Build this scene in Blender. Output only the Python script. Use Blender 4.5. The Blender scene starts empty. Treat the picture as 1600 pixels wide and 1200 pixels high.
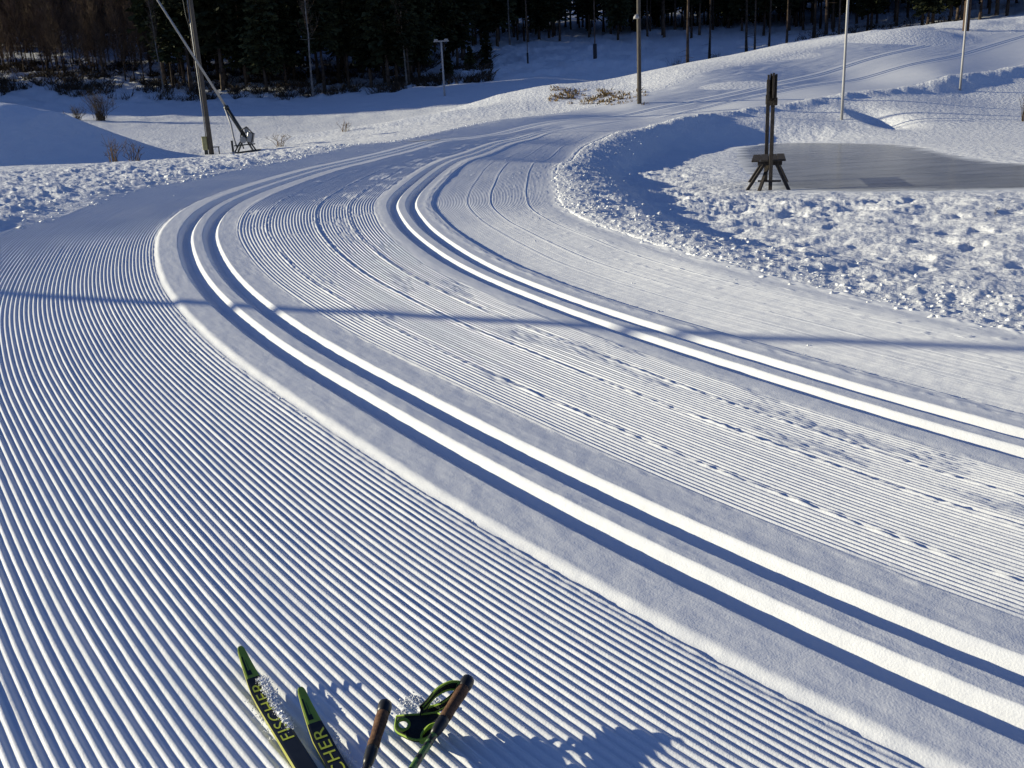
import bpy, bmesh, math, random
import numpy as np
from mathutils import Vector, Matrix, Euler, Quaternion

random.seed(7)
RNG = np.random.default_rng(11)
R = math.radians
scene = bpy.context.scene
COL = scene.collection

# ------------------------------------------------------------------ camera
FPX = 1400.0                                  # focal length in pixels of the 1600 px wide photograph
PITCH = math.atan2(410, FPX)
ROLL = 0.05
CAMZ = 1.35
cp, sp = math.cos(PITCH), math.sin(PITCH)
fwd = np.array([0, cp, -sp]); r0 = np.array([1.0, 0, 0]); u0 = np.array([0, sp, cp])
cr, sr = math.cos(ROLL), math.sin(ROLL)
right = cr * r0 - sr * u0
up = cr * u0 + sr * r0
CAM = np.array([0, 0, CAMZ])
cam_data = bpy.data.cameras.new('camera')
cam = bpy.data.objects.new('camera', cam_data); COL.objects.link(cam)
m = Matrix.Identity(4)
for i in range(3):
    m[i][0] = right[i]; m[i][1] = up[i]; m[i][2] = -fwd[i]; m[i][3] = CAM[i]
cam.matrix_world = m
cam_data.sensor_fit = 'HORIZONTAL'; cam_data.sensor_width = 36
cam_data.lens = 36 * FPX / 1600
cam_data.clip_start = 0.05; cam_data.clip_end = 2000
scene.camera = cam

# ------------------------------------------------------------------ light
SUN_AZ = R(-77.7)                               # from +Y, clockwise positive
SUN_EL = R(14.0)
w = bpy.data.worlds.new('World'); scene.world = w; w.use_nodes = True
nt = w.node_tree; nt.nodes.clear()
sky = nt.nodes.new('ShaderNodeTexSky'); sky.sky_type = 'NISHITA'; sky.sun_disc = False
sky.sun_elevation = SUN_EL; sky.sun_rotation = SUN_AZ
sky.altitude = 300; sky.air_density = 1.0; sky.dust_density = 0.3; sky.ozone_density = 3.0
bg = nt.nodes.new('ShaderNodeBackground'); bg.inputs['Strength'].default_value = 0.075
out = nt.nodes.new('ShaderNodeOutputWorld')
tint = nt.nodes.new('ShaderNodeMix'); tint.data_type = 'RGBA'; tint.blend_type = 'MULTIPLY'; tint.inputs[0].default_value = 1.0
tint.inputs[7].default_value = (.66, .70, 1.0, 1)
nt.links.new(sky.outputs[0], tint.inputs[6]); nt.links.new(tint.outputs[2], bg.inputs[0]); nt.links.new(bg.outputs[0], out.inputs[0])
sd = bpy.data.lights.new('sun', 'SUN'); sd.energy = 4.5; sd.angle = R(0.5); sd.color = (1.0, 0.93, 0.70)
sun = bpy.data.objects.new('sun', sd); COL.objects.link(sun)
sdir = Vector((math.sin(SUN_AZ) * math.cos(SUN_EL), math.cos(SUN_AZ) * math.cos(SUN_EL), math.sin(SUN_EL)))
sun.rotation_euler = sdir.to_track_quat('Z', 'Y').to_euler()
sun.location = (-30, 10, 30)
vs = scene.view_settings
vs.view_transform = 'Standard'; vs.look = 'None'; vs.exposure = 0.5; vs.gamma = 1.0

# ------------------------------------------------------------------ helpers
def ray(px, py):
    d = fwd * FPX + right * (px - 800.0) - up * (py - 600.0)
    return d / FPX
def at(px, py, depth):
    return CAM + ray(px, py) * depth
# ground plane near the camera (banked a little)
_n = 0.012 * right + up - fwd * (450.0 / FPX)
NPL = _n / np.linalg.norm(_n)
if NPL[2] < 0: NPL = -NPL
HPL = 1.35
def at_plane(px, py):
    d = ray(px, py)
    return CAM + d * (-HPL / float(NPL @ d))

_perm = RNG.permutation(256).astype(np.int32); _perm = np.concatenate([_perm, _perm, _perm])
_ga = RNG.uniform(0, 2 * np.pi, 256); _gx = np.cos(_ga).astype(np.float32); _gy = np.sin(_ga).astype(np.float32)
def pnoise(x, y, seed=0):
    x = np.asarray(x, np.float64) + seed * 17.31; y = np.asarray(y, np.float64) + seed * 9.77
    xi = np.floor(x).astype(np.int64); yi = np.floor(y).astype(np.int64)
    xf = (x - xi).astype(np.float32); yf = (y - yi).astype(np.float32)
    X = (xi & 255).astype(np.int32); Y = (yi & 255).astype(np.int32)
    X1 = (X + 1) & 255; Y1 = (Y + 1) & 255
    def g(a, b, dx, dy):
        h = _perm[_perm[a] + b]
        return _gx[h] * dx + _gy[h] * dy
    u = xf * xf * xf * (xf * (xf * 6 - 15) + 10); v = yf * yf * yf * (yf * (yf * 6 - 15) + 10)
    a = g(X, Y, xf, yf); b = g(X1, Y, xf - 1, yf); c = g(X, Y1, xf, yf - 1); d = g(X1, Y1, xf - 1, yf - 1)
    return ((a + (b - a) * u) * (1 - v) + (c + (d - c) * u) * v) * 1.5
def fbm(x, y, octv=4, seed=0, gain=0.5):
    s = 0; a = 1.0
    for k in range(octv):
        s = s + a * pnoise(x * 2 ** k, y * 2 ** k, seed + k * 3); a *= gain
    return s
def sstep(a, b, x):
    t = np.clip((x - a) / (b - a), 0, 1); return t * t * (3 - 2 * t)

# ------------------------------------------------------------------ macro terrain: thin-plate surface through surveyed points
CTRL = []
def cpt(px, py, d): CTRL.append(at(px, py, d))
def cpl(px, py, k=1.0): CTRL.append(CAM + (at_plane(px, py) - CAM) * k)
for x, y in [(-300, 1300), (200, 1300), (800, 1300), (1500, 1400), (2000, 1400), (-200, 900), (0, 700), (400, 900), (800, 900), (1200, 900),
             (1600, 900), (1900, 900), (100, 500), (400, 650), (700, 600), (1000, 700), (1300, 650), (1600, 700), (0, 400), (250, 400),
             (400, 480), (600, 450), (800, 480), (1000, 500), (150, 340), (300, 320), (450, 350), (550, 300),
             (650, 330), (750, 370), (850, 400), (950, 440), (450, 262), (600, 255), (700, 220), (629, 292), (725, 241), (800, 300),
             (850, 270), (867, 256), (860, 320), (625, 222), (856, 206), (900, 232)]:
    cpl(x, y)
for x, y in [(1600, 545), (1300, 470), (1100, 415), (950, 370), (1900, 600)]: cpl(x, y, .97)
for a in [(0, 300, 12), (0, 262, 26), (150, 262, 27), (290, 252, 31), (330, 240, 48), (390, 238, 46), (300, 225, 52), (200, 205, 60),
          (500, 212, 52), (600, 195, 58), (650, 170, 68), (695, 150, 75), (100, 190, 66), (200, 185, 69), (400, 175, 75), (500, 170, 77),
          (100, 150, 86), (250, 155, 87), (400, 150, 89), (550, 145, 90), (650, 130, 93), (0, 120, 100), (200, 110, 108), (400, 110, 108),
          (600, 105, 110), (770, 88, 112), (830, 102, 95), (930, 96, 95), (800, 70, 125), (950, 60, 132), (1100, 50, 135), (1100, 98, 100), (950, 130, 82),
          (850, 125, 82), (1200, 82, 105), (1300, 60, 112), (870, 142, 54), (940, 140, 53), (990, 137, 52), (800, 163, 60),
          (870, 168, 50), (990, 163, 46), (1075, 112, 53), (1171, 98, 55), (1263, 81, 57), (1381, 52, 61), (1456, 46, 63), (1600, 26, 68),
          (794, 189, 42), (887, 180, 44), (950, 172, 46), (900, 192, 39), (1000, 187, 42), (1100, 168, 44), (1200, 150, 46),
          (1350, 125, 50), (1500, 85, 55), (1600, 55, 60), (960, 207, 33), (1070, 184, 39), (1170, 165, 43),
          (1300, 150, 45), (1480, 122, 49),
          (1315, 187, 40), (1200, 200, 38), (1500, 140, 48), (1450, 180, 40), (1600, 190, 38), (1600, 140, 48), (1400, 150, 45), (1590, 95, 54),
          (1290, 40, 135), (1450, 20, 130), (700, 60, 150), (300, 60, 150), (0, 60, 150)]:
    cpt(*a)
ZP = -0.06                                    # level of the ice
for x, y in [(1190, 293), (1600, 290), (1400, 260), (1170, 228), (1350, 224), (1590, 260), (1150, 260), (1280, 290), (1480, 240)]:
    d = ray(x, y); t = (ZP - CAMZ) / d[2]; CTRL.append(CAM + d * t)
for a in [(1040, 230, 28), (1000, 270, 21), (1100, 290, 17), (1400, 380, 9.3), (1600, 400, 8.3)]: cpt(*a)
for a in [(-40, 20, 2.2), (-20, 8, 1.3), (-60, 60, 3.5), (-110, 90, 10), (-100, 40, 7), (30, 15, -.1), (40, 40, 1.3), (70, 60, 5), (110, 90, 10), (90, 20, 2),
          (0, -20, -1.2), (-25, -15, 0.8), (25, -15, -1.2), (0, 260, 34), (-170, 260, 38), (170, 260, 36), (-200, 100, 16), (200, 100, 16), (0, 420, 60)]:
    CTRL.append(np.array(a, float))
CTRL = np.array(CTRL)
def _tps(r2): return 0.5 * r2 * np.log(r2 + 1e-9)
def _fit():
    P = CTRL[:, :2] / 50.0; n = len(P)
    d2 = ((P[:, None] - P[None]) ** 2).sum(-1)
    A = np.zeros((n + 3, n + 3)); A[:n, :n] = _tps(d2) - np.eye(n) * 3e-5
    A[:n, n] = 1; A[:n, n + 1:] = P; A[n, :n] = 1; A[n + 1:, :n] = P.T
    b = np.zeros(n + 3); b[:n] = CTRL[:, 2]
    return P, np.linalg.solve(A, b)
_P, _W = _fit()
def H0(x, y):
    x = np.asarray(x, float); y = np.asarray(y, float); sh = x.shape
    x = x.ravel() / 50; y = y.ravel() / 50; o = np.empty(len(x))
    n = len(_P)
    for i in range(0, len(x), 60000):
        a = x[i:i + 60000, None] - _P[None, :, 0]; b = y[i:i + 60000, None] - _P[None, :, 1]
        o[i:i + 60000] = _tps(a * a + b * b) @ _W[:n] + _W[n] + _W[n + 1] * x[i:i + 60000] + _W[n + 2] * y[i:i + 60000]
    return o.reshape(sh)
def hit(px, py, dmin=1.2, dmax=200, off=0.0):
    """first point of the ground under a line of sight"""
    d = ray(px, py); t = dmin * (dmax / dmin) ** np.linspace(0, 1, 900)
    P = CAM[None] + d[None] * t[:, None]
    g = P[:, 2] - (H0(P[:, 0], P[:, 1]) + off)
    k = np.argmax(g < 0)
    if not (g < 0).any(): return P[-1]
    if k == 0: return P[0]
    a = g[k - 1] / (g[k - 1] - g[k]); return P[k - 1] * (1 - a) + P[k] * a

# ------------------------------------------------------------------ trail curves
def trace(pts, off=0.0): return np.array([hit(x, y, off=off)[:2] for x, y in pts])
def crom(P, n=10):
    out = []
    for i in range(len(P) - 1):
        p0 = P[max(i - 1, 0)]; p1 = P[i]; p2 = P[i + 1]; p3 = P[min(i + 2, len(P) - 1)]
        for u in np.linspace(0, 1, n, endpoint=False):
            out.append(.5 * ((2 * p1) + (-p0 + p2) * u + (2 * p0 - 5 * p1 + 4 * p2 - p3) * u * u + (-p0 + 3 * p1 - 3 * p2 + p3) * u ** 3))
    out.append(P[-1]); return np.array(out)
def arclen(P): return np.concatenate([[0], np.cumsum(np.hypot(*np.diff(P, axis=0).T))])
def resample(P, ds):
    s = arclen(P); q = np.arange(0, s[-1], ds)
    return np.stack([np.interp(q, s, P[:, 0]), np.interp(q, s, P[:, 1])], 1)
def gsmooth(v, sig):
    k = np.arange(-int(3 * sig), int(3 * sig) + 1); g = np.exp(-.5 * (k / sig) ** 2); g /= g.sum()
    p = np.concatenate([2 * v[0] - v[len(k) // 2:0:-1], v, 2 * v[-1] - v[-2:-len(k) // 2 - 1:-1]])
    return np.convolve(p, g, 'valid')
A1 = trace([(1600, 1179), (1450, 1116), (1300, 1046), (1150, 971), (1000, 891), (850, 815), (700, 729), (550, 637), (400, 543), (356, 503), (325, 478),
            (303, 450), (284, 416), (276.6, 375), (284, 356), (303, 334), (331, 316), (387, 294), (450, 275), (512, 259), (575, 244), (637, 231), (700, 219),
            (794, 202), (872, 189), (950, 180), (1030, 169), (1120, 151), (1220, 128), (1320, 102), (1420, 77), (1510, 56), (1580, 40)])
t0 = A1[0] - A1[2]; t0 /= np.linalg.norm(t0)
nrm0 = np.array([-t0[1], t0[0]])
A1 = np.vstack([[A1[0] + t0 * L - nrm0 * (-0.03) * L * L for L in (6, 4.5, 3, 1.5)], crom(A1, 8)])
A1 = resample(A1, 0.05)
_sm = np.stack([gsmooth(A1[:, 0], 9), gsmooth(A1[:, 1], 9)], 1)
_sm2 = np.stack([gsmooth(A1[:, 0], 50), gsmooth(A1[:, 1], 50)], 1)
_wf = sstep(10, 22, _sm[:, 1])[:, None]
A1 = resample(_sm * (1 - _wf) + _sm2 * _wf, 0.05)
SA = arclen(A1)
TA = np.gradient(A1, axis=0); TA /= np.linalg.norm(TA, axis=1)[:, None]
TA = np.stack([gsmooth(TA[:, 0], 12), gsmooth(TA[:, 1], 12)], 1); TA /= np.linalg.norm(TA, axis=1)[:, None]
NA = np.stack([TA[:, 1], -TA[:, 0]], 1)                        # to the right of travel
_st = slice(None, None, 4)
_A4 = A1[_st]; _S4 = SA[_st]; _N4 = NA[_st]; _T4 = TA[_st]
def st_of(x, y):
    """curve coordinates: s along the outer left groove, t to the right of it"""
    x = np.asarray(x, float).ravel(); y = np.asarray(y, float).ravel()
    s = np.empty(len(x)); t = np.empty(len(x))
    for i in range(0, len(x), 20000):
        dx = x[i:i + 20000, None] - _A4[None, :, 0]; dy = y[i:i + 20000, None] - _A4[None, :, 1]
        k = (dx * dx + dy * dy).argmin(1); r = np.arange(len(k))
        t[i:i + 20000] = dx[r, k] * _N4[k, 0] + dy[r, k] * _N4[k, 1]
        s[i:i + 20000] = _S4[k] + dx[r, k] * _T4[k, 0] + dy[r, k] * _T4[k, 1]
    return s, t
def lane(pts, sig=30):
    """t(s) of a traced line"""
    P = crom(trace(pts), 6); s, t = st_of(P[:, 0], P[:, 1]); o = np.argsort(s)
    v = np.interp(SA, s[o], t[o]); return gsmooth(v, sig)
T_2A = lane([(1600, 725), (1450, 687), (1300, 644), (1150, 592), (1000, 539), (912, 506), (837, 478), (762, 451), (706, 424), (650, 385), (620, 350),
             (609, 316), (629, 292), (669, 264), (725, 241), (800, 219), (856, 206), (910, 198), (980, 188), (1070, 174), (1170, 152), (1300, 128), (1420, 101), (1520, 78)])
T_ER = lane([(1600, 530), (1450, 492), (1300, 459), (1150, 417), (1025, 384), (950, 361), (897, 327), (868, 290), (869, 258), (900, 233), (960, 207),
             (1010, 195), (1070, 185), (1170, 167), (1300, 150), (1400, 135), (1480, 121)], 50)
T_ER = np.maximum(T_ER, T_2A + 1.9)
T_LE = lane([(0, 388), (50, 366), (150, 323), (240, 295), (375, 270), (450, 252), (537, 234), (625, 219), (700, 206), (794, 190), (887, 179), (950, 171)], 60)
_early = SA < np.interp(0, [0], [0]) + 0
k0 = int(np.argmax(A1[:, 1] > 8.5))
T_LE[:k0] = np.minimum(T_LE[:k0], T_LE[k0]) ; T_LE[:k0] -= np.linspace(2.6, 0, k0) ** 1.0
T_LE = gsmooth(T_LE, 40)
_far = sstep(36, 46, A1[:, 1])
T_LE = T_LE * (1 - _far) + (-4.3) * _far
P1, GW = 0.228, 0.138                          # groove spacing and width
P2 = 0.235
PLE, PRE = -0.20, 0.54                         # edges of the smooth plate round the left pair

# ------------------------------------------------------------------ mesh + object helpers
def tag(o, label=None, cat=None, group=None, kind=None):
    if label: o['label'] = label
    if cat: o['category'] = cat
    if group: o['group'] = group
    if kind: o['kind'] = kind
    return o
def empty(name, loc, rz=0.0, label=None, cat=None, group=None):
    o = bpy.data.objects.new(name, None); COL.objects.link(o); o.location = Vector(loc); o.rotation_euler = (0, 0, rz)
    o.empty_display_size = 0.2
    return tag(o, label, cat, group)
def link(name, me, mat, parent=None, smooth=False):
    if mat is not None and len(me.materials) == 0:
        for q in (mat if isinstance(mat, (list, tuple)) else [mat]): me.materials.append(q)
    if smooth: me.polygons.foreach_set('use_smooth', np.ones(len(me.polygons), bool))
    o = bpy.data.objects.new(name, me); COL.objects.link(o)
    if parent: o.parent = parent
    return o
def np_mesh(name, V, Q):
    me = bpy.data.meshes.new(name); V = np.ascontiguousarray(V, np.float32); Q = np.ascontiguousarray(Q, np.int32)
    k = Q.shape[1]
    me.vertices.add(len(V)); me.vertices.foreach_set('co', V.ravel())
    me.loops.add(Q.size); me.loops.foreach_set('vertex_index', Q.ravel())
    me.polygons.add(len(Q)); me.polygons.foreach_set('loop_start', np.arange(0, Q.size, k, dtype=np.int32))
    me.polygons.foreach_set('loop_total', np.full(len(Q), k, np.int32))
    me.update(calc_edges=True); me.validate(); return me
class MB:
    def __init__(s): s.v = []; s.f = []
    def add(s, V, F):
        b = len(s.v); s.v += [tuple(map(float, p)) for p in V]; s.f += [tuple(b + i for i in f) for f in F]; return s
    def box(s, c, size, rot=None, bev=0.0):
        hx, hy, hz = [q / 2 for q in size]
        bm = bmesh.new(); bmesh.ops.create_cube(bm, size=1)
        for v in bm.verts: v.co = Vector((v.co.x * size[0], v.co.y * size[1], v.co.z * size[2]))
        if bev: bmesh.ops.bevel(bm, geom=bm.edges[:], offset=bev, segments=1, affect='EDGES')
        M = (rot.to_matrix() if rot is not None else Matrix.Identity(3))
        bm.verts.index_update()
        s.add([M @ v.co + Vector(c) for v in bm.verts], [[v.index for v in f.verts] for f in bm.faces]); bm.free(); return s
    def bar(s, a, b, wd, th=None, bev=0.0):
        """rectangular timber from a to b"""
        a = Vector(a); b = Vector(b); d = b - a; q = d.to_track_quat('Z', 'Y')
        return s.box((a + b) / 2, (wd, th or wd, d.length), q, bev)
    def tube(s, pts, rad, n=8, cap=True):
        pts = [Vector(p) for p in pts]; rads = rad if isinstance(rad, (list, tuple)) else [rad] * len(pts)
        V = []; F = []; ref = None
        for i, p in enumerate(pts):
            d = (pts[min(i + 1, len(pts) - 1)] - pts[max(i - 1, 0)]).normalized()
            if ref is None: ref = d.orthogonal().normalized()
            ref = (ref - d * ref.dot(d)).normalized(); bi = d.cross(ref)
            for k in range(n):
                a = 2 * math.pi * k / n; V.append(p + (ref * math.cos(a) + bi * math.sin(a)) * rads[i])
        for i in range(len(pts) - 1):
            for k in range(n):
                k2 = (k + 1) % n; F.append((i * n + k, i * n + k2, (i + 1) * n + k2, (i + 1) * n + k))
        if cap: F.append(tuple(range(n - 1, -1, -1))); F.append(tuple((len(pts) - 1) * n + k for k in range(n)))
        return s.add(V, F)
    def mesh(s, name):
        me = bpy.data.meshes.new(name); me.from_pydata(s.v, [], s.f); me.update(); return me
    def build(s, name, mat, parent=None, smooth=False): return link(name, s.mesh(name), mat, parent, smooth)

# ------------------------------------------------------------------ materials
def mat(name, col, rough=0.6, spec=0.3, metal=0.0, var=0.0, vscale=8.0, bump=0.0, bscale=60.0, stretch=None, col2=None, objrand=0.0):
    M = bpy.data.materials.new(name); M.use_nodes = True; t = M.node_tree; b = t.nodes['Principled BSDF']
    b.inputs['Base Color'].default_value = (*col, 1); b.inputs['Roughness'].default_value = rough
    b.inputs['Specular IOR Level'].default_value = spec; b.inputs['Metallic'].default_value = metal
    tc = t.nodes.new('ShaderNodeTexCoord'); mp = t.nodes.new('ShaderNodeMapping'); t.links.new(tc.outputs['Object'], mp.inputs[0])
    if stretch: mp.inputs['Scale'].default_value = stretch
    last = None
    if var or col2:
        n = t.nodes.new('ShaderNodeTexNoise'); n.inputs['Scale'].default_value = vscale; n.inputs['Detail'].default_value = 6
        t.links.new(mp.outputs[0], n.inputs[0])
        r = t.nodes.new('ShaderNodeValToRGB'); c2 = col2 or tuple(max(0, q * (1 - var)) for q in col); c1 = col if col2 else tuple(min(1, q * (1 + var)) for q in col)
        r.color_ramp.elements[0].position = .35; r.color_ramp.elements[1].position = .65
        r.color_ramp.elements[0].color = (*c2, 1); r.color_ramp.elements[1].color = (*c1, 1)
        t.links.new(n.outputs[0], r.inputs[0]); last = r.outputs[0]
    if objrand:
        oi = t.nodes.new('ShaderNodeObjectInfo'); hs = t.nodes.new('ShaderNodeHueSaturation')
        ma = t.nodes.new('ShaderNodeMapRange'); ma.inputs[3].default_value = 1 - objrand; ma.inputs[4].default_value = 1 + objrand
        t.links.new(oi.outputs['Random'], ma.inputs[0]); t.links.new(ma.outputs[0], hs.inputs['Value'])
        if last: t.links.new(last, hs.inputs['Color'])
        else: hs.inputs['Color'].default_value = (*col, 1)
        last = hs.outputs[0]
    if last: t.links.new(last, b.inputs['Base Color'])
    if bump:
        n2 = t.nodes.new('ShaderNodeTexNoise'); n2.inputs['Scale'].default_value = bscale; n2.inputs['Detail'].default_value = 5
        t.links.new(mp.outputs[0], n2.inputs[0]); bu = t.nodes.new('ShaderNodeBump'); bu.inputs['Distance'].default_value = bump
        t.links.new(n2.outputs[0], bu.inputs['Height']); t.links.new(bu.outputs[0], b.inputs['Normal'])
    return M
def snow_mat(name, g1, g2, g3=0):
    M = bpy.data.materials.new(name); M.use_nodes = True; t = M.node_tree; b = t.nodes['Principled BSDF']
    b.inputs['Roughness'].default_value = 0.55; b.inputs['Specular IOR Level'].default_value = 0.25
    tc = t.nodes.new('ShaderNodeTexCoord')
    n = t.nodes.new('ShaderNodeTexNoise'); n.inputs['Scale'].default_value = 1.6; n.inputs['Detail'].default_value = 8; n.inputs['Roughness'].default_value = .65
    t.links.new(tc.outputs['Object'], n.inputs[0])
    r = t.nodes.new('ShaderNodeValToRGB'); r.color_ramp.elements[0].color = (.80, .81, .83, 1); r.color_ramp.elements[1].color = (.88, .88, .88, 1)
    r.color_ramp.elements[0].position = .3; r.color_ramp.elements[1].position = .7
    t.links.new(n.outputs[0], r.inputs[0]); t.links.new(r.outputs[0], b.inputs['Base Color'])
    a1 = t.nodes.new('ShaderNodeTexNoise'); a1.inputs['Scale'].default_value = 170; a1.inputs['Detail'].default_value = 3
    a2 = t.nodes.new('ShaderNodeTexNoise'); a2.inputs['Scale'].default_value = 28; a2.inputs['Detail'].default_value = 5
    for q in (a1, a2): t.links.new(tc.outputs['Object'], q.inputs[0])
    b1 = t.nodes.new('ShaderNodeBump'); b1.inputs['Distance'].default_value = g1; b2 = t.nodes.new('ShaderNodeBump'); b2.inputs['Distance'].default_value = g2
    t.links.new(a1.outputs[0], b1.inputs['Height']); t.links.new(a2.outputs[0], b2.inputs['Height'])
    t.links.new(b1.outputs[0], b2.inputs['Normal']); t.links.new(b2.outputs[0], b.inputs['Normal'])
    if g3:
        a3 = t.nodes.new('ShaderNodeTexNoise'); a3.inputs['Scale'].default_value = 5.5; a3.inputs['Detail'].default_value = 6; t.links.new(tc.outputs['Object'], a3.inputs[0])
        b3 = t.nodes.new('ShaderNodeBump'); b3.inputs['Distance'].default_value = g3; t.links.new(a3.outputs[0], b3.inputs['Height'])
        t.links.new(b2.outputs[0], b3.inputs['Normal']); t.links.new(b3.outputs[0], b.inputs['Normal'])
    return M
M_SNOW = snow_mat('groomed_snow', 0.0009, 0.0015)
M_SNOW2 = snow_mat('loose_snow', 0.003, 0.010, 0.05)
M_ICE = mat('pond_ice', (.30, .31, .325), rough=.18, spec=.2, vscale=1.1, col2=(.17, .18, .195), bump=.006, bscale=7, stretch=(.55, 1.2, 1))
M_WOOD = mat('weathered_dark_wood', (.05, .042, .036), .8, .2, var=.45, vscale=14, bump=.006, bscale=30, stretch=(6, 6, 1))
M_POLE = mat('grey_pole_wood', (.085, .075, .065), .8, .2, var=.35, vscale=10, bump=.006, bscale=30, stretch=(6, 6, .6))
M_STEEL = mat('galvanised_steel', (.30, .30, .30), .45, .5, .6, var=.12, vscale=20)
M_PAINT = mat('pale_painted_steel', (.36, .35, .34), .5, .4, var=.08, vscale=20)
M_DKMET = mat('dark_machine_metal', (.045, .05, .05), .5, .4, .5, var=.3, vscale=20)
M_BOX = mat('yellowish_cabinet_paint', (.36, .33, .15), .5, .4, var=.15)
M_BARK = mat('spruce_bark', (.085, .062, .046), .9, .1, var=.5, vscale=3, objrand=.4)
M_PBARK = mat('pale_bark', (.20, .175, .15), .9, .1, var=.4, vscale=3, objrand=.2)
M_NEED = mat('spruce_needles', (.04, .046, .022), .8, .1, var=.5, vscale=.7, objrand=.4)
M_TWIG = mat('bare_twigs', (.125, .088, .062), .9, .1, var=.4, vscale=1.0, objrand=.3)
M_GRASS = mat('dry_grass', (.20, .135, .06), .9, .1, var=.4, vscale=3)
M_BRUSH = mat('dead_brush', (.055, .042, .03), .9, .1, var=.5, vscale=2)
M_PAD = mat('dark_padding', (.03, .03, .035), .7, .3, var=.2)
M_PADB = mat('brown_padding', (.07, .045, .03), .8, .2, var=.3)

# ------------------------------------------------------------------ groomed trail
def groove(t, c):
    """pressed track: steep left wall, flat floor, sloped right wall; c = left rim"""
    u = (t - c)
    return np.interp(u, [-.004, .004, .034, .044, .082, .090, GW - .004, GW + .004], [0, -.006, -.053, -.057, -.057, -.052, -.006, 0])
def trail_mesh():
    # rows: spacing grows with distance from the camera
    rows = []; s = 0.0
    while s < SA[-1] - .1:
        rows.append(s); k = min(int(s / .05), len(A1) - 1); d = np.hypot(*A1[k]); s += max(.022, .0085 * d)
    rows = np.array(rows)
    ix = lambda a: np.interp(rows, SA, a)
    cx, cy, nx, ny = ix(A1[:, 0]), ix(A1[:, 1]), ix(NA[:, 0]), ix(NA[:, 1])
    t2 = ix(T_2A); te = ix(T_ER); tl = ix(T_LE)
    pitch = .0265
    # columns: coordinate u; 0..: left field in metres, then plate 1, middle lane (stretched), plate 2, right lane (stretched)
    uL = np.arange(-6.3, PLE - .012, pitch / 6)
    plate1 = np.unique(np.round(np.concatenate([np.linspace(PLE - .01, -.02, 26), np.linspace(-.02, .40, 130), np.linspace(.40, PRE + .01, 22)]), 5))
    mid_n = 46; mf = np.arange(0, 1, 1 / (mid_n * 6))[1:]
    plate2 = np.unique(np.round(np.concatenate([np.linspace(-.15, -.02, 16), np.linspace(-.02, .41, 110), np.linspace(.41, .56, 20)]), 5))
    rg_n = 84; rf = np.concatenate([np.linspace(0, 1.04, rg_n * 6)[1:], np.linspace(1.045, 1.26, 26)])
    nr = len(rows); T = []; Hh = []
    ss = rows[:, None]
    dist = np.hypot(cx, cy)[:, None]
    # --- left field
    t = np.repeat(uL[None], nr, 0); ph = t / pitch
    n1 = fbm(ss * 1.6, t * 2.0, 3, 1); jag = fbm(ss * 9, t * 26, 2, 5)
    amp = .0038 * (1 + .25 * n1) * (1 + .35 * pnoise(ss * .8, np.floor(ph + .5) * 3.7, 4))
    # scuffs where the rows are broken
    sc = sstep(.35, .75, fbm(ss * .9, t * 1.8, 3, 9)) * sstep(-1.5, -2.2, t)
    wob = .06 * pnoise(ss * .5, t * .2, 21) + .22 * sstep(-2.9, -4.0, t) * pnoise(ss * 3, t * 1.5, 22)
    h = amp * np.cos(2 * np.pi * (ph + wob)) * (1 - .55 * sc) + .0007 * jag + sc * .006 * fbm(ss * 14, t * 14, 2, 11)
    h += .012 * fbm(ss * .25, t * .6, 2, 13)
    # broader overlap seams of the tiller
    for c, a in ((-1.62, .006), (-3.1, .008), (-4.4, .006)):
        q = (t - c - .02 * pnoise(ss * .7, 0 * ss, 31)) / .03; h += a * np.exp(-q * q) * (.6 + .6 * pnoise(ss * 3, t * 0 + c, 33))
    e = sstep(PLE - .10, PLE - .02, t); h = h * (1 - e * .5) + e * (.0025 * fbm(ss * 30, t * 30, 2, 35) + .002)
    T.append(t); Hh.append(h)
    # --- plate 1
    t = np.repeat(plate1[None], nr, 0)
    crown = .021 * sstep(PLE - .012 + .006 * pnoise(ss * 5, t * 0, 41) + .005 * pnoise(ss * 30, t * 0, 42), PLE + .042, t) * (1 - .55 * np.clip((t + .02) / (PRE + .02), 0, 1))
    h = crown + groove(t, 0) + groove(t, P1) + .0016 * fbm(ss * 9, t * 12, 4, 43) + .0005 * pnoise(ss * 60, t * 60, 44)
    eL = np.exp(-((t - PLE - .02) / .025) ** 2); eR = np.exp(-((t - PRE) / .02) ** 2)
    h += eL * .003 * np.abs(pnoise(ss * 40, t * 40, 45)) + eR * (.003 * fbm(ss * 22, t * 22, 2, 46) + .001)
    T.append(t); Hh.append(h)
    # --- middle lane
    a0 = PRE + .012; t = a0 + (t2[:, None] - .152 - a0) * mf[None]
    k = mf[None] * mid_n
    mess = sstep(.0, .5, fbm(ss * 1.3, k * .10, 3, 51) + .35 * (mf[None] > .62) + .15 * (mf[None] > .8) - .36)
    amp = .0034 * (1 + .4 * pnoise(ss * .7, np.floor(k + .5) * 2.3, 52)) * (1 - .75 * mess)
    h = .012 + .0065 * sstep(0, .25, mf[None]) + amp * np.cos(2 * np.pi * k) + mess * .0048 * fbm(ss * 22, t * 26, 3, 53) + .006 * fbm(ss * .4, t * 1.5, 2, 54) + .0006 * pnoise(ss * 50, t * 50, 55)
    for fc, a in ((.20, .003), (.54, .0055), (.79, .0045)):
        q = (mf[None] - fc - .006 * pnoise(ss * .6, 0 * ss, 57 + fc)) * 1.25
        br = np.clip(.75 + .6 * pnoise(ss * 2.6, 0 * ss + fc * 9, 58), 0, 1.3)
        h += a * br * (np.exp(-(q / .022) ** 2) - .9 * np.exp(-((q - .03) / .018) ** 2))
        h += .0055 * np.exp(-(q / .022) ** 2) * fbm(ss * 26, t * 26, 2, 59)
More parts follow.
